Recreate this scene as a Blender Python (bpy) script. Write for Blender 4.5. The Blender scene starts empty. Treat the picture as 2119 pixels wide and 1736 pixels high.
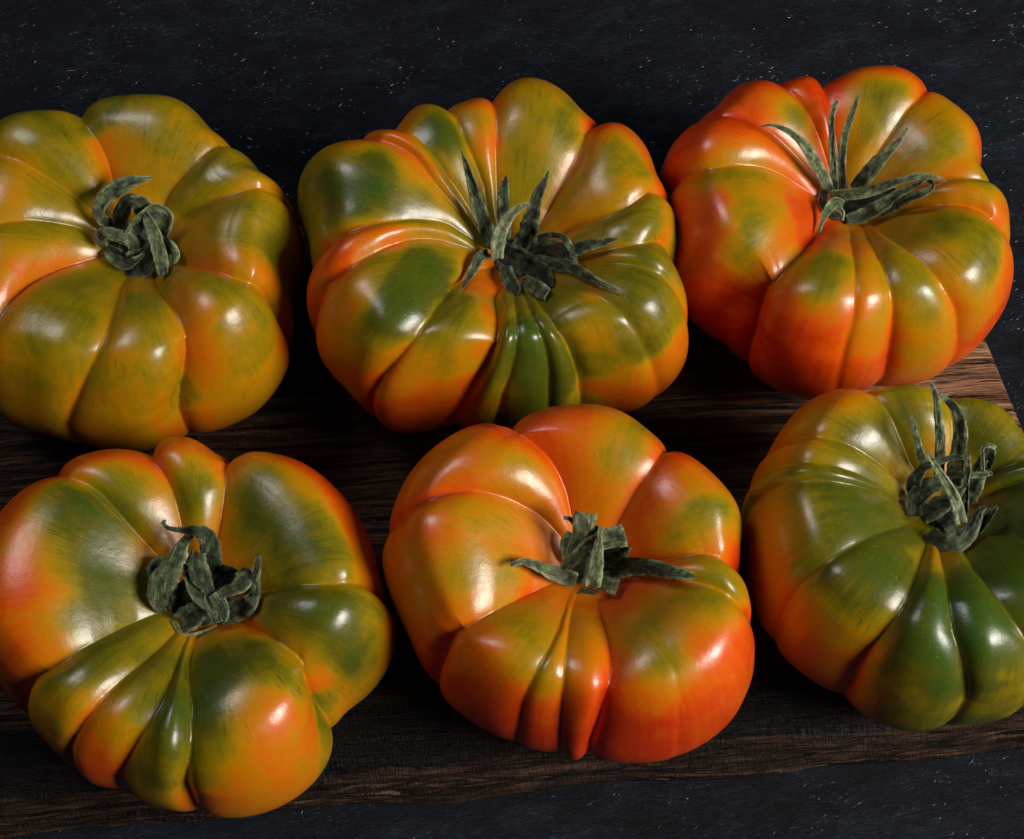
import bpy, math, random
import numpy as np
from mathutils import Vector, noise

# ------------------------------------------------------------------ scene, camera, world, lamps
scene = bpy.context.scene
COL = scene.collection
R = math.radians
scene.view_settings.view_transform = 'Standard'
scene.view_settings.look = 'None'
scene.view_settings.exposure = -0.15
scene.view_settings.gamma = 1.0

ELEV = R(64.0)
CAM_DIST = 0.41
TARGET = Vector((0, 0, 0.030))
FWD = Vector((0, math.cos(ELEV), -math.sin(ELEV)))
cam_data = bpy.data.cameras.new('camera')
cam_data.sensor_width = 36.0
cam_data.lens = 36.0*3200.0/2119.0
cam_data.clip_start = 0.01
cam_data.clip_end = 50.0
cam = bpy.data.objects.new('camera', cam_data)
COL.objects.link(cam)
cam.location = TARGET - FWD*CAM_DIST
cam.rotation_euler = (R(90.0)-ELEV, 0, 0)
scene.camera = cam

world = bpy.data.worlds.new('World')
scene.world = world
world.use_nodes = True
world.node_tree.nodes['Background'].inputs[0].default_value = (0.75, 0.85, 1.0, 1)
world.node_tree.nodes['Background'].inputs[1].default_value = 0.0012

def softbox(name, direction, dist, size, power, colour, shape='DISK', size_y=None):
    ld = bpy.data.lights.new(name, 'AREA')
    ld.shape = shape; ld.size = size
    if size_y: ld.size_y = size_y
    ld.energy = power; ld.color = colour
    o = bpy.data.objects.new(name, ld)
    COL.objects.link(o)
    d = Vector(direction).normalized()
    o.location = Vector((0, 0, 0.03)) + d*dist
    o.rotation_euler = (-d).to_track_quat('-Z', 'Y').to_euler()
    return o
def sph(az, el):
    return (math.cos(R(az))*math.cos(R(el)), math.sin(R(az))*math.cos(R(el)), math.sin(R(el)))
softbox('key_softbox', sph(-25, 34), 1.0, .46, 17.8, (1.0, .95, .88))
softbox('left_softbox', sph(149, 53), 1.0, .34, 3.0, (.95, .97, 1.0))

TOM = [{"x":-0.10161,"y":0.04712,"H":0.056,"R":[0.04101,0.04258,0.04443,0.04643,0.04796,0.04651,0.04311,0.04112,0.04162,0.04335,0.04542,0.04621,0.04516,0.04446,0.0455,0.04728,0.04863,0.04927,0.04986,0.05108,0.05293,0.05508,0.05729,0.05849,0.05719,0.05586,0.0562,0.05765,0.0589,0.0595,0.05925,0.05717,0.05392,0.0516,0.05057,0.05077,0.0517,0.05205,0.05105,0.04984,0.04966,0.05116,0.05424,0.05826,0.06153,0.06172,0.05936,0.05628,0.05407,0.05331,0.05335,0.05301,0.05224,0.05172,0.05167,0.05196,0.05255,0.05331,0.05315,0.05194,0.05094,0.05046,0.05024,0.04987,0.04965,0.04995,0.0506,0.05025,0.04786,0.04448,0.04162,0.04041],"G":[{"g":0.75,"t":[0.0911,0.1226,0.1541,0.1857,0.2172,0.2487,0.2803,0.3118],"f":[0.6207,0.525,0.4442,0.4082,0.3817,0.3695,0.3605,0.3515]},{"g":0.75,"t":[0.0993,0.1269,0.1545,0.1821,0.2097,0.2373,0.2649,0.2925],"f":[1.0911,1.0569,1.0012,0.9512,0.934,0.9244,0.9126,0.908]},{"g":1.0,"t":[0.0966,0.1186,0.1407,0.1628,0.1849,0.2069,0.229,0.2511],"f":[2.0673,2.0243,1.9825,1.9661,1.9717,1.9886,2.0109,2.0257]},{"g":0.8,"t":[0.1131,0.1458,0.1786,0.2113,0.244,0.2767,0.3094,0.3421],"f":[2.5367,2.5482,2.5719,2.5963,2.6089,2.6234,2.6447,2.6474]},{"g":0.75,"t":[0.0883,0.1214,0.1545,0.1876,0.2207,0.2538,0.287,0.3201],"f":[2.8952,2.9352,3.0089,3.0661,3.1184,3.1571,3.2012,3.224]},{"g":1.1,"t":[0.08,0.1139,0.1478,0.1817,0.2156,0.2495,0.2834,0.3173],"f":[3.4654,3.5325,3.6088,3.6855,3.771,3.839,3.881,3.8919]},{"g":0.6,"t":[0.0883,0.1486,0.2089,0.2692,0.3295,0.3898,0.4501,0.5105],"f":[4.5453,4.6533,4.6857,4.667,4.6073,4.5262,4.4502,4.3875]},{"g":1.05,"t":[0.149,0.2014,0.2538,0.3063,0.3587,0.4111,0.4635,0.516],"f":[5.1952,5.212,5.2135,5.1976,5.1612,5.1063,5.0442,4.9971]},{"g":0.95,"t":[0.1186,0.1608,0.203,0.2452,0.2874,0.3295,0.3717,0.4139],"f":[5.789,5.7695,5.7683,5.772,5.7937,5.8191,5.8377,5.8506]}],"seed":3,"pw":0.93},
{"x":0.00049,"y":0.0426,"H":0.058,"R":[0.04639,0.04671,0.04655,0.04797,0.05057,0.0507,0.04936,0.04966,0.05164,0.05371,0.05605,0.0582,0.05759,0.05506,0.05531,0.0567,0.05803,0.05903,0.05869,0.05645,0.05393,0.05254,0.05306,0.05571,0.05678,0.05559,0.05447,0.05549,0.05836,0.06254,0.06515,0.06612,0.06486,0.06105,0.05851,0.05854,0.05811,0.05719,0.05768,0.05905,0.05922,0.05782,0.05619,0.05566,0.05649,0.05695,0.05418,0.04944,0.04571,0.04382,0.04203,0.04059,0.04004,0.03961,0.03886,0.03842,0.03849,0.03867,0.03873,0.03938,0.04041,0.04142,0.04374,0.04752,0.05076,0.05221,0.05253,0.05298,0.05284,0.05051,0.04743,0.04591],"G":[{"g":0.8,"t":[0.1021,0.1328,0.1636,0.1943,0.2251,0.2558,0.2866,0.3173],"f":[0.3963,0.3533,0.2816,0.2493,0.246,0.2694,0.3192,0.3642]},{"g":1.0,"t":[0.0966,0.1214,0.1462,0.1711,0.1959,0.2207,0.2456,0.2704],"f":[0.9342,0.937,0.9419,0.9476,0.9567,0.9745,1.0006,1.0231]},{"g":0.8,"t":[0.0717,0.1037,0.1356,0.1675,0.1995,0.2314,0.2633,0.2952],"f":[1.9505,1.8923,1.8331,1.7914,1.7578,1.7281,1.7115,1.7029]},{"g":1.0,"t":[0.0855,0.1147,0.1439,0.173,0.2022,0.2314,0.2605,0.2897],"f":[2.1069,2.0435,1.9938,1.9925,2.0003,2.0056,1.9983,1.9908]},{"g":0.8,"t":[0.0966,0.1285,0.1604,0.1924,0.2243,0.2562,0.2881,0.3201],"f":[2.3877,2.3597,2.3488,2.3569,2.3442,2.3293,2.3302,2.3395]},{"g":0.8,"t":[0.0966,0.1285,0.1604,0.1924,0.2243,0.2562,0.2881,0.3201],"f":[2.5539,2.5304,2.5147,2.4933,2.4565,2.4411,2.4584,2.4843]},{"g":0.9,"t":[0.0828,0.1253,0.1679,0.2105,0.2531,0.2956,0.3382,0.3808],"f":[2.7582,2.7844,2.9143,3.0346,3.1085,3.1434,3.1704,3.1765]},{"g":0.95,"t":[0.0855,0.1297,0.1738,0.218,0.2621,0.3063,0.3504,0.3946],"f":[2.9851,3.0431,3.1381,3.2478,3.3418,3.4014,3.4202,3.4174]},{"g":0.9,"t":[0.0635,0.1261,0.1888,0.2515,0.3142,0.3768,0.4395,0.5022],"f":[3.5149,3.7973,3.955,4.0174,4.0298,3.9915,3.9419,3.914]},{"g":1.1,"t":[0.1021,0.1734,0.2448,0.3161,0.3875,0.4588,0.5302,0.6015],"f":[4.3753,4.5285,4.5778,4.5717,4.5099,4.4196,4.3407,4.2608]},{"g":0.8,"t":[0.1766,0.2365,0.2964,0.3563,0.4162,0.4762,0.5361,0.596],"f":[4.7446,4.7386,4.7385,4.7178,4.6728,4.6235,4.6008,4.582]},{"g":0.8,"t":[0.1849,0.2424,0.3,0.3575,0.4151,0.4726,0.5302,0.5877],"f":[4.9098,4.9064,4.9389,4.9663,4.9792,4.9742,4.9748,4.9829]},{"g":1.0,"t":[0.1738,0.2318,0.2897,0.3477,0.4056,0.4635,0.5215,0.5794],"f":[5.069,5.0655,5.0833,5.1315,5.1722,5.2024,5.2149,5.2348]},{"g":0.6,"t":[0.1104,0.1774,0.2444,0.3114,0.3784,0.4454,0.5124,0.5794],"f":[5.5272,5.5487,5.5484,5.5506,5.5605,5.577,5.602,5.6544]},{"g":0.85,"t":[0.1048,0.1387,0.1726,0.2065,0.2404,0.2743,0.3082,0.3421],"f":[5.8243,5.9012,5.9338,5.9365,5.9373,5.9434,5.9451,5.9539]},{"g":0.95,"t":[0.0938,0.132,0.1703,0.2085,0.2468,0.285,0.3232,0.3615],"f":[6.1706,6.136,6.111,6.1096,6.1344,6.175,6.237,6.303]}],"seed":4,"pw":0.95},
{"x":0.09218,"y":0.06077,"H":0.056,"R":[0.04905,0.04826,0.04541,0.04366,0.04463,0.04641,0.04726,0.04739,0.04764,0.04858,0.05002,0.05062,0.05032,0.04988,0.04906,0.04806,0.04719,0.04617,0.04506,0.04512,0.04594,0.04473,0.04385,0.04556,0.04886,0.05005,0.04983,0.04914,0.04873,0.0504,0.05294,0.05361,0.0531,0.05321,0.05361,0.05314,0.05185,0.05056,0.0498,0.04947,0.0495,0.0496,0.04941,0.0488,0.04878,0.05069,0.0532,0.05417,0.05305,0.05183,0.0511,0.05073,0.05055,0.04995,0.0484,0.04744,0.04753,0.04768,0.04785,0.04863,0.05003,0.05143,0.0519,0.05151,0.05112,0.05124,0.05185,0.05238,0.05168,0.04912,0.04676,0.04718],"G":[{"g":0.9,"t":[0.0745,0.1025,0.1305,0.1585,0.1864,0.2144,0.2424,0.2704],"f":[0.1179,0.0872,0.0566,0.0313,0.0282,0.0402,0.0338,0.0275]},{"g":0.6,"t":[0.0773,0.108,0.1387,0.1695,0.2002,0.231,0.2617,0.2925],"f":[1.024,1.0023,0.9772,0.9603,0.952,0.9464,0.9292,0.9251]},{"g":0.9,"t":[0.08,0.1064,0.1328,0.1592,0.1857,0.2121,0.2385,0.2649],"f":[1.6863,1.6919,1.6985,1.708,1.7139,1.72,1.7261,1.7278]},{"g":0.8,"t":[0.08,0.1092,0.1384,0.1675,0.1967,0.2259,0.255,0.2842],"f":[1.9349,1.9452,1.9584,1.9736,1.9904,2.0126,2.0384,2.0586]},{"g":0.65,"t":[0.0607,0.0974,0.134,0.1707,0.2073,0.244,0.2806,0.3173],"f":[2.3671,2.417,2.4623,2.501,2.5388,2.5745,2.6049,2.6379]},{"g":0.75,"t":[0.069,0.1222,0.1754,0.2286,0.2818,0.335,0.3883,0.4415],"f":[2.7968,2.8306,2.9074,2.9961,3.045,3.0536,3.0386,2.9926]},{"g":1.15,"t":[0.0552,0.1186,0.1821,0.2456,0.309,0.3725,0.436,0.4994],"f":[3.8369,4.0391,4.0865,4.0664,4.0489,4.0171,4.0165,4.0611]},{"g":0.5,"t":[0.0579,0.1309,0.2038,0.2767,0.3496,0.4226,0.4955,0.5684],"f":[4.7433,4.6302,4.599,4.6084,4.6144,4.6024,4.6139,4.6336]},{"g":0.85,"t":[0.0607,0.1344,0.2081,0.2818,0.3555,0.4293,0.503,0.5767],"f":[5.187,4.96,4.8747,4.8714,4.887,4.8961,4.9101,4.9377]},{"g":0.75,"t":[0.0745,0.1384,0.2022,0.2661,0.3299,0.3938,0.4576,0.5215],"f":[5.4411,5.2438,5.2129,5.2281,5.2522,5.2975,5.3195,5.3566]},{"g":0.9,"t":[0.069,0.1045,0.1399,0.1754,0.2109,0.2464,0.2818,0.3173],"f":[5.9731,6.0026,6.025,6.0155,6.0042,6.0068,5.9944,5.9582]}],"seed":5,"pw":1},
{"x":-0.0762,"y":-0.05329,"H":0.055,"R":[0.05031,0.0497,0.04739,0.04556,0.04479,0.04458,0.04466,0.04484,0.04486,0.04478,0.04486,0.04514,0.04553,0.04611,0.04712,0.04838,0.04788,0.04415,0.04211,0.04355,0.04556,0.0476,0.04916,0.04898,0.04916,0.04994,0.0511,0.05273,0.05474,0.05635,0.05727,0.05771,0.05806,0.05861,0.05895,0.05894,0.05874,0.05855,0.05837,0.05758,0.05609,0.05579,0.05524,0.0525,0.04983,0.04883,0.04994,0.05056,0.04899,0.04783,0.04815,0.04793,0.0481,0.05038,0.05323,0.05374,0.05299,0.05231,0.05181,0.05136,0.05103,0.05088,0.05077,0.0505,0.04932,0.04647,0.04513,0.04558,0.04626,0.04703,0.04796,0.04916],"G":[{"g":0.7,"t":[0.0662,0.1104,0.1545,0.1987,0.2428,0.287,0.3311,0.3753],"f":[0.1034,0.0224,-0.0165,-0.0136,-0.0252,-0.0124,0.0131,0.0388]},{"g":1.0,"t":[0.0883,0.1131,0.138,0.1628,0.1876,0.2125,0.2373,0.2621],"f":[1.3542,1.3451,1.3407,1.3475,1.3576,1.37,1.3956,1.4142]},{"g":1.0,"t":[0.0911,0.1194,0.1478,0.1762,0.2046,0.233,0.2613,0.2897],"f":[1.8853,1.8707,1.8542,1.8484,1.8567,1.8796,1.9157,1.9525]},{"g":0.5,"t":[0.08,0.1143,0.1486,0.1829,0.2172,0.2515,0.2858,0.3201],"f":[2.392,2.4052,2.4045,2.4,2.3941,2.3906,2.4159,2.4626]},{"g":0.9,"t":[0.0635,0.1072,0.151,0.1947,0.2385,0.2822,0.326,0.3697],"f":[3.5169,3.5964,3.6793,3.724,3.7416,3.7429,3.7232,3.6997]},{"g":0.9,"t":[0.0717,0.121,0.1703,0.2196,0.2688,0.3181,0.3674,0.4166],"f":[4.2128,4.2639,4.2412,4.1974,4.1633,4.1456,4.1189,4.0896]},{"g":0.9,"t":[0.0828,0.1391,0.1955,0.2519,0.3082,0.3646,0.421,0.4773],"f":[4.551,4.6145,4.6325,4.5941,4.526,4.4453,4.3827,4.332]},{"g":1.1,"t":[0.0855,0.136,0.1864,0.2369,0.2874,0.3378,0.3883,0.4387],"f":[4.7019,4.7088,4.7657,4.7987,4.7994,4.7837,4.7482,4.7172]},{"g":1.1,"t":[0.0828,0.1289,0.175,0.2211,0.2672,0.3134,0.3595,0.4056],"f":[5.7395,5.7229,5.7151,5.7074,5.6987,5.6672,5.6238,5.5868]}],"seed":6,"pw":1},
{"x":0.01819,"y":-0.04777,"H":0.06,"R":[0.04353,0.04305,0.04217,0.0425,0.04318,0.04316,0.04284,0.04285,0.04334,0.04429,0.04559,0.04629,0.04525,0.04422,0.04414,0.04462,0.04523,0.04577,0.04634,0.04726,0.04863,0.05032,0.05233,0.05459,0.05614,0.05533,0.05394,0.05291,0.05235,0.05228,0.05246,0.05289,0.05382,0.05488,0.05422,0.05196,0.0496,0.04791,0.04676,0.04639,0.04715,0.04864,0.04947,0.04824,0.04597,0.04413,0.04295,0.04241,0.04223,0.04186,0.04106,0.04065,0.04069,0.04124,0.04296,0.04406,0.04404,0.04421,0.04485,0.04564,0.04643,0.04713,0.04774,0.04829,0.04858,0.04852,0.04856,0.04848,0.04678,0.04303,0.04138,0.04238],"G":[{"g":0.75,"t":[0.0883,0.1167,0.1451,0.1734,0.2018,0.2302,0.2586,0.287],"f":[0.9482,0.9565,0.9619,0.9673,0.9621,0.9545,0.9551,0.9625]},{"g":1.05,"t":[0.0911,0.1167,0.1423,0.1679,0.1935,0.2192,0.2448,0.2704],"f":[1.8428,1.8327,1.8331,1.8558,1.8959,1.9478,2.0105,2.0578]},{"g":0.7,"t":[0.0828,0.1238,0.1648,0.2058,0.2468,0.2877,0.3287,0.3697],"f":[2.2045,2.3023,2.427,2.5377,2.633,2.7228,2.833,2.9059]},{"g":1.0,"t":[0.0524,0.1021,0.1518,0.2014,0.2511,0.3008,0.3504,0.4001],"f":[3.4582,3.5799,3.6571,3.6885,3.6946,3.6837,3.6681,3.6739]},{"g":0.5,"t":[0.0469,0.1171,0.1872,0.2574,0.3276,0.3977,0.4679,0.538],"f":[4.0773,4.2775,4.3415,4.3284,4.2995,4.2805,4.2848,4.2761]},{"g":0.65,"t":[0.0524,0.1206,0.1888,0.257,0.3252,0.3934,0.4616,0.5298],"f":[4.3207,4.3873,4.446,4.481,4.5096,4.5204,4.535,4.5548]},{"g":1.0,"t":[0.0386,0.1045,0.1703,0.2361,0.3019,0.3678,0.4336,0.4994],"f":[5.051,4.9795,4.9341,4.8851,4.8333,4.7847,4.7541,4.7238]},{"g":0.12,"t":[0.0607,0.1269,0.1931,0.2594,0.3256,0.3918,0.458,0.5242],"f":[5.5494,5.4225,5.3713,5.3214,5.2472,5.202,5.1924,5.201]},{"g":0.6,"t":[0.0579,0.0974,0.1368,0.1762,0.2156,0.255,0.2944,0.3339],"f":[6.1468,6.0813,6.0299,6.0085,6.0022,5.9947,5.9838,5.9607]},{"g":0.9,"t":[0.0607,0.0981,0.1356,0.173,0.2105,0.2479,0.2854,0.3228],"f":[0.1794,0.0933,0.0257,-0.0019,-0.003,0.0084,-0.0109,-0.0306]}],"seed":7,"pw":1},
{"x":0.10616,"y":-0.03082,"H":0.058,"R":[0.04079,0.04034,0.03862,0.03659,0.03637,0.03666,0.03424,0.03251,0.03243,0.03286,0.03337,0.03379,0.03416,0.03443,0.03463,0.03492,0.03529,0.03512,0.03452,0.03473,0.03541,0.03632,0.0375,0.03957,0.04246,0.04406,0.04415,0.04418,0.04432,0.0444,0.04512,0.04592,0.04584,0.04596,0.04677,0.04774,0.04833,0.04803,0.04769,0.04777,0.04828,0.04922,0.05019,0.05039,0.04986,0.04951,0.04962,0.05031,0.05102,0.05122,0.05148,0.05192,0.05255,0.05328,0.05366,0.05239,0.05062,0.05069,0.05162,0.05196,0.05127,0.05037,0.04985,0.05029,0.05107,0.05077,0.04883,0.04658,0.04473,0.04326,0.04206,0.04127],"G":[{"g":0.75,"t":[0.0607,0.0875,0.1143,0.1411,0.1679,0.1947,0.2215,0.2483],"f":[0.2163,0.1983,0.1888,0.1948,0.1979,0.1949,0.1768,0.1668]},{"g":0.8,"t":[0.0717,0.0962,0.1206,0.1451,0.1695,0.1939,0.2184,0.2428],"f":[0.546,0.5507,0.5477,0.5164,0.4817,0.4411,0.4061,0.3886]},{"g":0.7,"t":[0.0773,0.1045,0.1317,0.1589,0.186,0.2132,0.2404,0.2676],"f":[1.2533,1.269,1.2906,1.3263,1.3645,1.3959,1.4279,1.4438]},{"g":0.8,"t":[0.0552,0.0875,0.1198,0.1522,0.1845,0.2168,0.2491,0.2814],"f":[2.012,2.0697,2.1042,2.1143,2.1185,2.1151,2.1103,2.1118]},{"g":0.75,"t":[0.0497,0.0997,0.1498,0.1998,0.2499,0.3,0.35,0.4001],"f":[2.4841,2.5875,2.6477,2.6905,2.7171,2.7408,2.7505,2.7504]},{"g":0.8,"t":[0.0469,0.106,0.1652,0.2243,0.2834,0.3425,0.4017,0.4608],"f":[2.8116,2.9144,2.9663,2.9837,2.9844,2.9745,2.9501,2.9197]},{"g":0.7,"t":[0.0497,0.1116,0.1734,0.2353,0.2972,0.3591,0.421,0.4829],"f":[3.0217,3.028,3.0959,3.1148,3.1045,3.0958,3.0882,3.0472]},{"g":0.55,"t":[0.0552,0.121,0.1868,0.2527,0.3185,0.3843,0.4501,0.516],"f":[3.6465,3.6827,3.6906,3.6993,3.6937,3.6991,3.7179,3.7335]},{"g":0.95,"t":[0.0993,0.16,0.2207,0.2814,0.3421,0.4028,0.4635,0.5242],"f":[4.3125,4.2787,4.2669,4.2505,4.2202,4.1899,4.1836,4.204]},{"g":1.05,"t":[0.0883,0.1419,0.1955,0.2491,0.3027,0.3563,0.4099,0.4635],"f":[4.5686,4.5346,4.5291,4.54,4.5838,4.6543,4.7039,4.7438]},{"g":0.75,"t":[0.0635,0.1198,0.1762,0.2326,0.2889,0.3453,0.4017,0.458],"f":[5.1548,4.9782,4.8827,4.9044,4.9638,5.0296,5.0685,5.1114]},{"g":0.75,"t":[0.0552,0.0844,0.1135,0.1427,0.1719,0.201,0.2302,0.2594],"f":[5.7663,5.7203,5.6864,5.6837,5.6648,5.6442,5.6281,5.6204]}],"seed":8,"pw":1}]
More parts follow.
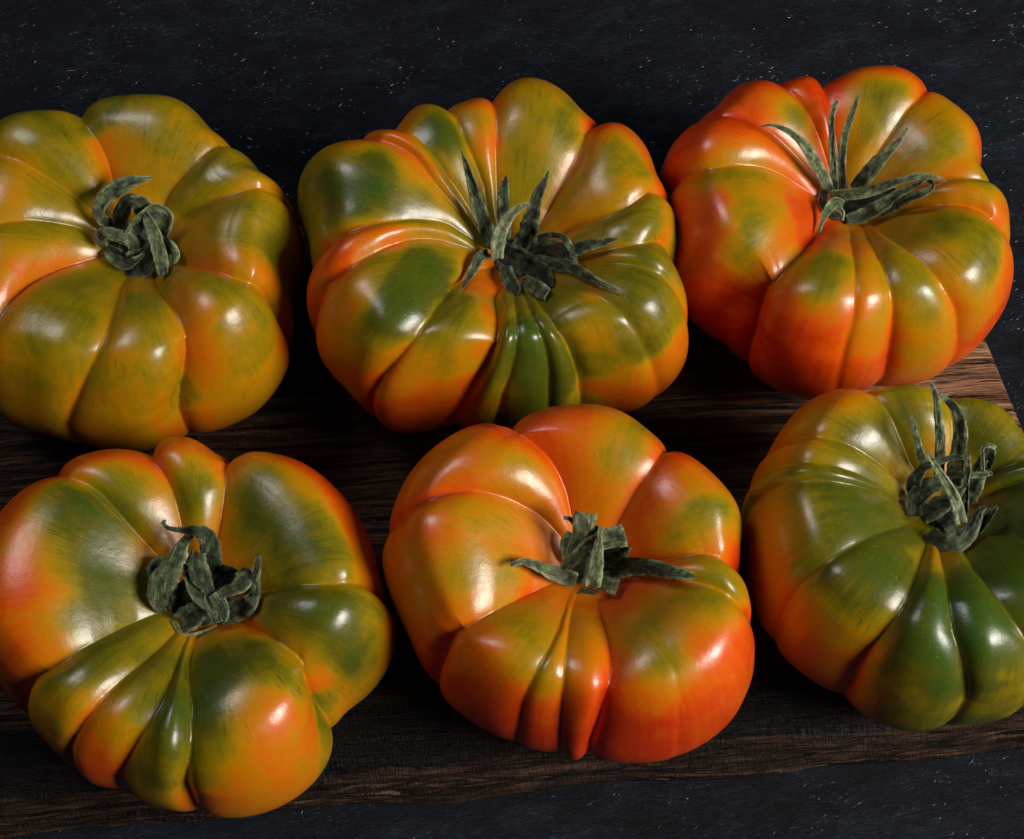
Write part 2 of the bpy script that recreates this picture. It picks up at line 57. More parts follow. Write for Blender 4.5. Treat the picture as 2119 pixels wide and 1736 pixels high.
DOTS = [[[142,259,42],[130,279,30],[150,262,45],[134,190,40],[144,141,42],[108,276,12],[102,190,60],[111,163,72],[102,121,65],[88,270,38],[74,295,50],[66,317,50],[71,226,42],[82,152,55],[46,218,35],[44,284,35],[39,356,40],[29,182,42],[21,312,50],[20,389,55],[24,499,78],[10,486,80],[6,334,40],[7,265,40],[358,384,33],[358,464,40],[0,179,55],[351,146,70],[336,204,75],[340,356,70],[356,251,42],[351,497,45],[326,276,38],[332,353,36],[320,240,40],[306,207,75],[305,284,78],[301,348,72],[298,430,62],[315,339,50],[316,406,50],[338,510,45],[332,538,82],[318,527,65],[306,519,65],[294,521,72],[293,218,35],[287,171,38],[278,121,62],[295,281,38],[285,276,42],[272,295,60],[276,361,55],[286,375,42],[290,477,28],[279,458,58],[268,472,62],[262,447,60],[250,229,33],[236,127,33],[229,179,33],[266,199,50],[245,292,42],[233,279,42],[260,323,42],[237,381,50],[249,378,50],[251,430,55],[239,483,62],[185,215,42],[180,166,30],[176,121,38],[192,237,55],[198,155,70],[207,223,75],[210,254,70],[200,108,72],[158,251,65],[155,268,55],[156,201,50],[161,166,50],[173,251,65],[160,132,50],[159,91,50],[348,80,60],[306,97,50],[242,80,40]],[[90,320,60],[86,298,45],[80,287,42],[74,323,55],[68,306,35],[93,262,50],[91,218,40],[86,237,42],[75,254,42],[66,254,25],[70,204,42],[95,171,40],[82,146,35],[92,116,40],[67,149,42],[64,99,50],[56,317,80],[50,251,60],[45,290,50],[44,342,75],[36,375,70],[40,287,35],[30,312,40],[34,243,40],[46,207,55],[22,262,55],[27,196,55],[40,157,55],[32,130,60],[42,91,60],[24,384,75],[15,370,50],[12,295,35],[7,248,35],[4,323,35],[358,207,40],[2,152,50],[6,378,65],[4,425,40],[346,276,35],[344,201,55],[348,353,40],[344,149,60],[337,279,30],[338,337,35],[334,235,35],[330,190,40],[326,141,45],[338,384,50],[329,359,35],[327,304,30],[344,516,72],[328,447,70],[322,389,40],[324,502,70],[318,533,75],[311,549,75],[314,461,60],[309,441,50],[304,502,75],[316,400,25],[315,334,35],[315,281,35],[316,221,60],[306,353,50],[308,408,42],[313,182,35],[304,276,30],[304,339,62],[297,243,35],[295,179,35],[296,342,30],[298,469,25],[292,395,25],[299,544,35],[282,273,20],[276,273,18],[276,348,15],[280,414,15],[280,491,20],[272,190,35],[269,306,20],[264,400,30],[262,447,42],[260,497,50],[274,524,25],[266,135,40],[237,88,75],[256,207,72],[257,287,60],[226,121,68],[236,201,30],[237,248,30],[246,268,35],[239,320,35],[245,345,50],[252,364,60],[238,375,55],[243,439,70],[248,447,75],[236,510,80],[232,508,80],[228,441,65],[232,408,60],[244,392,50],[242,524,80],[200,88,65],[182,130,50],[200,177,20],[213,171,15],[198,130,25],[212,226,20],[215,265,15],[223,268,15],[221,315,25],[204,290,50],[197,257,40],[206,320,60],[206,350,65],[207,406,65],[220,359,40],[216,411,60],[224,392,50],[196,375,60],[200,414,70],[208,472,70],[219,475,70],[186,317,82],[184,276,80],[182,235,75],[177,188,55],[172,146,50],[190,353,85],[192,403,85],[165,337,15],[164,298,15],[152,270,8],[169,284,8],[162,243,12],[166,212,20],[160,171,20],[154,240,20],[158,290,30],[159,328,40],[166,370,35],[170,417,40],[174,320,30],[172,254,35],[160,193,40],[156,210,50],[150,315,60],[146,295,62],[146,248,60],[148,210,60],[152,157,60],[152,124,40],[156,110,30],[140,312,75],[139,270,75],[140,221,70],[138,168,55],[142,121,60],[128,334,75],[125,331,60],[123,292,12],[124,265,15],[120,326,50],[116,301,30],[120,246,15],[128,243,20],[121,210,25],[121,171,30],[120,127,40],[128,207,50],[128,163,50],[108,317,85],[106,281,45],[104,248,60],[111,273,65],[108,210,65],[103,223,85],[106,166,65],[98,298,75]],[[136,364,90],[132,337,92],[124,306,92],[126,259,85],[138,281,80],[124,235,30],[124,207,22],[131,235,50],[126,179,45],[137,243,65],[124,152,55],[141,265,85],[114,298,95],[107,284,95],[104,243,95],[112,229,92],[106,179,95],[112,149,90],[108,121,80],[90,292,88],[94,251,85],[82,304,80],[73,312,85],[64,312,82],[76,268,35],[66,262,28],[82,243,40],[64,215,30],[86,196,70],[74,174,35],[59,259,45],[58,232,50],[66,155,40],[84,141,60],[72,99,50],[57,141,60],[54,287,75],[48,276,70],[38,306,60],[27,315,60],[22,353,82],[38,287,45],[31,246,40],[43,218,50],[29,199,45],[20,268,35],[16,223,35],[30,155,50],[16,326,60],[8,259,80],[12,188,50],[35,102,50],[11,130,55],[354,152,62],[15,83,60],[6,199,75],[4,276,25],[358,295,25],[3,243,40],[351,223,65],[356,326,50],[347,337,82],[349,270,65],[341,168,55],[338,124,50],[340,212,50],[343,292,55],[342,375,60],[331,372,80],[328,326,35],[324,237,30],[319,210,35],[326,279,35],[310,334,30],[318,339,35],[308,284,40],[324,400,80],[318,417,70],[314,370,50],[308,406,58],[306,345,55],[324,486,88],[316,497,85],[310,519,80],[309,193,50],[310,132,50],[295,99,60],[308,251,60],[304,312,72],[305,375,75],[292,235,38],[298,279,35],[287,226,45],[284,284,40],[288,331,35],[299,331,42],[288,378,40],[302,389,50],[284,359,62],[289,444,55],[296,425,55],[306,469,58],[294,508,60],[289,546,68],[303,516,75],[283,417,75],[274,201,60],[276,259,50],[270,301,55],[276,328,50],[274,372,52],[270,367,60],[274,425,68],[280,499,80],[270,477,88],[286,579,85],[266,185,80],[265,270,75],[264,320,80],[258,163,62],[246,146,72],[257,237,28],[254,279,28],[253,317,30],[260,287,50],[242,218,45],[235,237,45],[244,292,45],[235,306,60],[242,345,75],[236,386,88],[255,353,75],[262,356,80],[246,397,95],[253,392,92],[260,411,80],[233,502,95],[242,497,98],[253,477,98],[262,494,92],[252,571,100],[232,582,98],[230,127,85],[204,119,88],[168,121,72],[178,66,85],[168,157,60],[169,199,40],[173,254,35],[174,304,40],[190,254,50],[197,212,62],[202,232,38],[204,287,40],[215,215,70],[210,270,40],[217,290,30],[216,361,35],[218,350,35],[206,334,75],[179,326,50],[177,367,62],[186,364,85],[194,328,88],[200,372,95],[189,417,95],[222,259,60],[226,290,65],[215,417,72],[222,386,60],[210,406,90],[204,447,95],[219,488,92],[212,499,98],[224,422,85],[222,557,98],[170,497,88],[168,455,90],[166,381,92],[168,326,88],[168,270,65],[164,218,60],[158,168,70],[158,337,92],[152,292,92],[162,287,90],[152,235,88],[149,182,85],[143,121,75],[161,370,92],[142,86,72],[147,284,92]],[[154,342,85],[148,328,80],[162,331,82],[161,304,70],[146,292,25],[150,295,35],[148,257,20],[158,287,40],[168,292,65],[176,262,70],[181,287,78],[164,243,40],[155,240,25],[152,215,25],[158,188,25],[171,199,25],[156,155,30],[176,229,45],[188,223,62],[188,248,75],[190,276,82],[184,182,25],[185,152,25],[197,215,30],[196,248,60],[202,146,30],[194,110,40],[176,113,25],[200,292,75],[204,262,50],[206,223,30],[204,339,70],[210,254,72],[207,381,72],[136,381,85],[132,342,88],[125,326,88],[119,320,85],[114,279,78],[136,304,65],[130,281,40],[123,273,50],[118,235,40],[114,201,72],[128,237,30],[128,265,30],[126,196,30],[138,193,28],[126,160,40],[116,146,68],[132,119,68],[144,124,55],[117,113,65],[106,292,75],[98,328,80],[92,342,75],[86,292,62],[105,254,65],[96,270,45],[88,248,32],[104,210,30],[94,201,25],[84,188,45],[98,155,25],[86,141,50],[97,116,50],[99,97,62],[79,146,72],[80,262,72],[78,292,65],[70,326,62],[60,337,78],[52,364,88],[40,375,90],[71,262,35],[60,284,35],[48,304,55],[40,320,62],[74,190,35],[61,226,28],[48,254,28],[37,273,40],[30,298,40],[29,361,78],[22,386,80],[50,193,28],[50,146,35],[34,221,25],[24,259,22],[20,306,35],[16,218,30],[13,265,25],[12,315,35],[15,395,55],[12,439,70],[25,171,35],[54,105,62],[66,141,50],[66,74,65],[31,105,60],[13,138,50],[6,138,35],[6,199,30],[4,268,40],[7,389,60],[351,185,20],[354,254,28],[358,295,35],[358,364,35],[4,505,60],[340,166,30],[340,130,60],[340,229,30],[344,273,20],[348,315,25],[352,400,40],[352,461,65],[334,240,25],[333,315,25],[337,361,25],[344,389,35],[344,447,50],[334,417,15],[338,453,30],[344,499,60],[329,475,40],[335,533,52],[330,284,58],[334,207,60],[333,132,65],[327,411,60],[323,110,68],[318,88,65],[324,508,50],[286,97,55],[307,132,35],[284,152,15],[309,177,28],[320,201,20],[321,270,30],[311,251,35],[297,218,25],[283,218,10],[284,268,15],[298,268,55],[291,295,50],[302,292,70],[306,326,75],[318,334,30],[320,483,20],[318,497,20],[314,510,35],[312,381,60],[292,337,68],[284,326,40],[280,320,20],[278,370,30],[286,372,65],[297,375,68],[303,400,66],[307,464,60],[293,447,66],[283,447,66],[302,491,64],[276,461,60],[270,130,35],[275,188,20],[276,265,15],[273,419,40],[246,88,50],[258,160,35],[262,201,40],[270,232,15],[268,276,20],[270,334,25],[272,290,20],[266,395,35],[260,419,45],[261,361,40],[264,326,35],[254,477,50],[239,141,42],[250,204,35],[258,232,35],[242,204,40],[244,251,50],[254,279,35],[244,295,60],[251,328,55],[242,339,72],[240,384,78],[244,400,80],[233,541,85],[245,455,85],[253,356,65],[230,121,40],[220,157,25],[224,204,25],[232,168,28],[226,237,28],[219,240,25],[236,223,35],[223,281,30],[220,315,25],[215,359,50],[230,306,50],[208,441,62],[225,361,55],[216,408,60],[222,419,60],[231,375,45],[222,99,35],[258,113,50]],[[113,292,75],[104,309,78],[93,320,80],[81,328,72],[110,309,78],[104,254,75],[92,254,72],[80,262,62],[75,292,42],[67,301,38],[67,254,28],[78,235,40],[60,279,45],[102,207,75],[91,204,68],[74,226,38],[62,226,40],[99,166,75],[82,174,65],[66,188,60],[90,132,70],[72,141,65],[77,102,68],[58,290,75],[52,281,88],[50,226,88],[48,179,85],[46,138,85],[44,309,82],[38,290,60],[42,248,72],[32,301,55],[32,334,75],[36,221,75],[24,364,60],[22,287,25],[18,331,25],[22,243,35],[15,235,35],[12,298,35],[15,367,40],[21,188,60],[10,199,40],[8,251,35],[9,350,65],[20,157,70],[30,113,80],[36,88,85],[9,105,88],[4,276,82],[4,361,90],[0,210,45],[359,273,35],[354,331,40],[352,254,40],[354,201,75],[351,359,60],[347,290,35],[344,309,25],[344,350,40],[344,265,30],[346,223,60],[348,177,85],[344,119,85],[344,69,80],[328,105,88],[338,160,65],[328,185,45],[332,218,35],[333,262,30],[336,295,40],[342,408,82],[323,254,55],[325,287,60],[321,226,55],[328,331,85],[331,378,85],[320,174,50],[321,143,65],[312,281,78],[318,309,82],[322,359,82],[325,422,82],[310,237,40],[308,215,55],[304,279,30],[301,309,45],[302,353,85],[301,273,30],[296,301,40],[300,235,40],[301,196,30],[294,259,40],[297,328,62],[292,345,65],[305,328,70],[311,359,85],[318,430,88],[302,389,90],[308,444,92],[294,408,95],[287,417,98],[288,348,85],[287,281,65],[288,223,60],[293,160,60],[284,207,65],[282,273,72],[283,334,85],[279,395,95],[280,461,100],[290,480,98],[302,502,95],[309,491,92],[305,80,80],[305,130,78],[272,52,70],[245,61,65],[270,108,55],[262,188,55],[276,152,60],[268,246,62],[262,265,62],[275,243,70],[268,306,78],[274,312,85],[263,331,82],[266,370,85],[272,381,95],[263,430,98],[270,458,100],[268,530,100],[250,174,75],[253,248,55],[252,292,35],[252,328,40],[255,326,60],[254,384,85],[254,453,95],[258,419,88],[236,105,65],[230,141,60],[243,166,50],[238,204,42],[235,237,38],[220,174,45],[218,201,35],[215,218,45],[242,279,42],[235,290,45],[240,312,45],[233,331,55],[226,290,75],[220,292,62],[216,320,50],[210,356,60],[224,339,82],[235,367,85],[241,359,85],[215,375,78],[208,414,70],[220,406,85],[228,436,90],[236,450,92],[248,397,92],[248,499,95],[208,469,80],[199,121,72],[195,168,40],[196,221,35],[198,257,35],[198,284,38],[188,226,45],[186,179,50],[189,281,45],[186,312,62],[190,348,65],[198,326,62],[190,392,68],[173,149,65],[173,190,60],[167,223,42],[164,190,45],[154,135,55],[162,248,50],[158,223,50],[150,179,52],[146,143,62],[142,102,68],[170,268,70],[178,295,72],[178,342,72],[170,348,75],[161,337,78],[182,395,72],[174,395,72],[194,433,70],[202,367,68],[189,450,70],[156,317,80],[154,276,78],[158,367,78],[152,356,75],[144,345,72],[139,328,72],[131,306,78],[123,281,80],[142,287,70],[136,259,62],[144,248,65],[132,232,50],[128,210,38],[124,199,40],[136,201,60],[120,166,55],[133,177,72],[120,146,65],[111,171,62],[131,135,75],[114,119,75],[120,237,72],[116,212,68],[166,83,68],[215,74,72]],[[148,414,82],[141,397,85],[136,356,85],[130,323,85],[120,361,75],[141,306,78],[148,339,65],[154,350,60],[134,273,68],[132,248,50],[148,281,35],[144,243,30],[130,218,35],[145,212,35],[130,177,40],[154,304,62],[154,243,35],[144,155,50],[132,119,50],[134,83,62],[113,292,50],[106,295,42],[112,248,25],[108,218,22],[98,273,60],[98,235,62],[106,179,30],[114,168,40],[99,179,62],[98,135,70],[110,116,55],[90,265,45],[84,223,50],[82,185,62],[82,124,70],[82,166,60],[78,243,35],[70,270,45],[58,284,42],[42,284,40],[66,204,28],[51,226,30],[60,166,25],[37,210,30],[45,155,30],[50,124,55],[30,243,40],[18,204,20],[25,157,22],[14,124,45],[18,105,60],[5,163,30],[354,138,25],[347,174,22],[0,69,55],[336,91,25],[336,157,22],[320,177,15],[314,132,22],[303,97,30],[324,61,45],[300,210,20],[293,177,20],[288,130,35],[274,141,50],[264,121,70],[248,149,72],[253,182,70],[286,174,20],[287,237,20],[289,281,20],[294,248,20],[284,221,15],[270,201,20],[266,204,30],[269,248,12],[278,273,15],[280,312,15],[272,298,12],[286,339,25],[275,337,20],[282,381,40],[272,372,20],[279,384,35],[284,439,42],[276,461,38],[280,469,40],[252,221,25],[250,251,15],[256,240,15],[250,292,15],[256,292,12],[260,306,15],[250,320,20],[248,348,20],[254,339,15],[258,348,10],[260,326,10],[264,361,12],[266,406,12],[262,400,12],[258,381,20],[254,386,38],[250,375,30],[248,406,35],[246,364,20],[245,439,50],[254,430,45],[258,441,40],[264,466,28],[272,510,25],[250,464,48],[247,499,55],[243,505,60],[256,497,42],[262,499,35],[234,124,35],[224,146,28],[244,174,35],[244,243,25],[228,215,25],[227,254,22],[218,237,25],[237,223,22],[220,281,28],[216,301,25],[236,281,25],[230,298,25],[242,287,25],[226,320,35],[224,345,40],[220,334,35],[234,326,40],[239,326,35],[233,353,55],[220,361,60],[229,384,68],[236,392,62],[239,378,50],[222,403,70],[233,441,72],[237,475,72],[215,430,72],[223,453,75],[228,491,75],[216,505,75],[235,538,72],[210,337,28],[213,356,30],[209,359,45],[212,392,68],[208,422,72],[209,477,75],[200,469,75],[200,124,25],[190,77,35],[192,155,25],[191,196,22],[189,235,22],[204,229,22],[205,273,25],[194,276,28],[184,270,25],[181,301,35],[190,298,50],[202,309,45],[186,323,62],[190,350,72],[201,345,68],[184,367,68],[188,389,75],[200,384,72],[206,348,40],[184,436,75],[194,458,75],[186,472,75],[176,439,68],[178,384,55],[178,353,40],[175,171,25],[178,223,22],[176,132,40],[174,102,30],[176,83,35],[174,350,45],[174,408,60],[172,400,50],[174,309,30],[174,270,28],[174,461,62],[172,226,30],[171,171,30],[163,406,82],[162,350,80],[168,367,85],[162,326,72],[167,298,70],[162,270,45],[162,237,40],[168,254,55],[159,185,45],[156,132,60],[164,193,50],[156,80,60],[162,455,85]]]
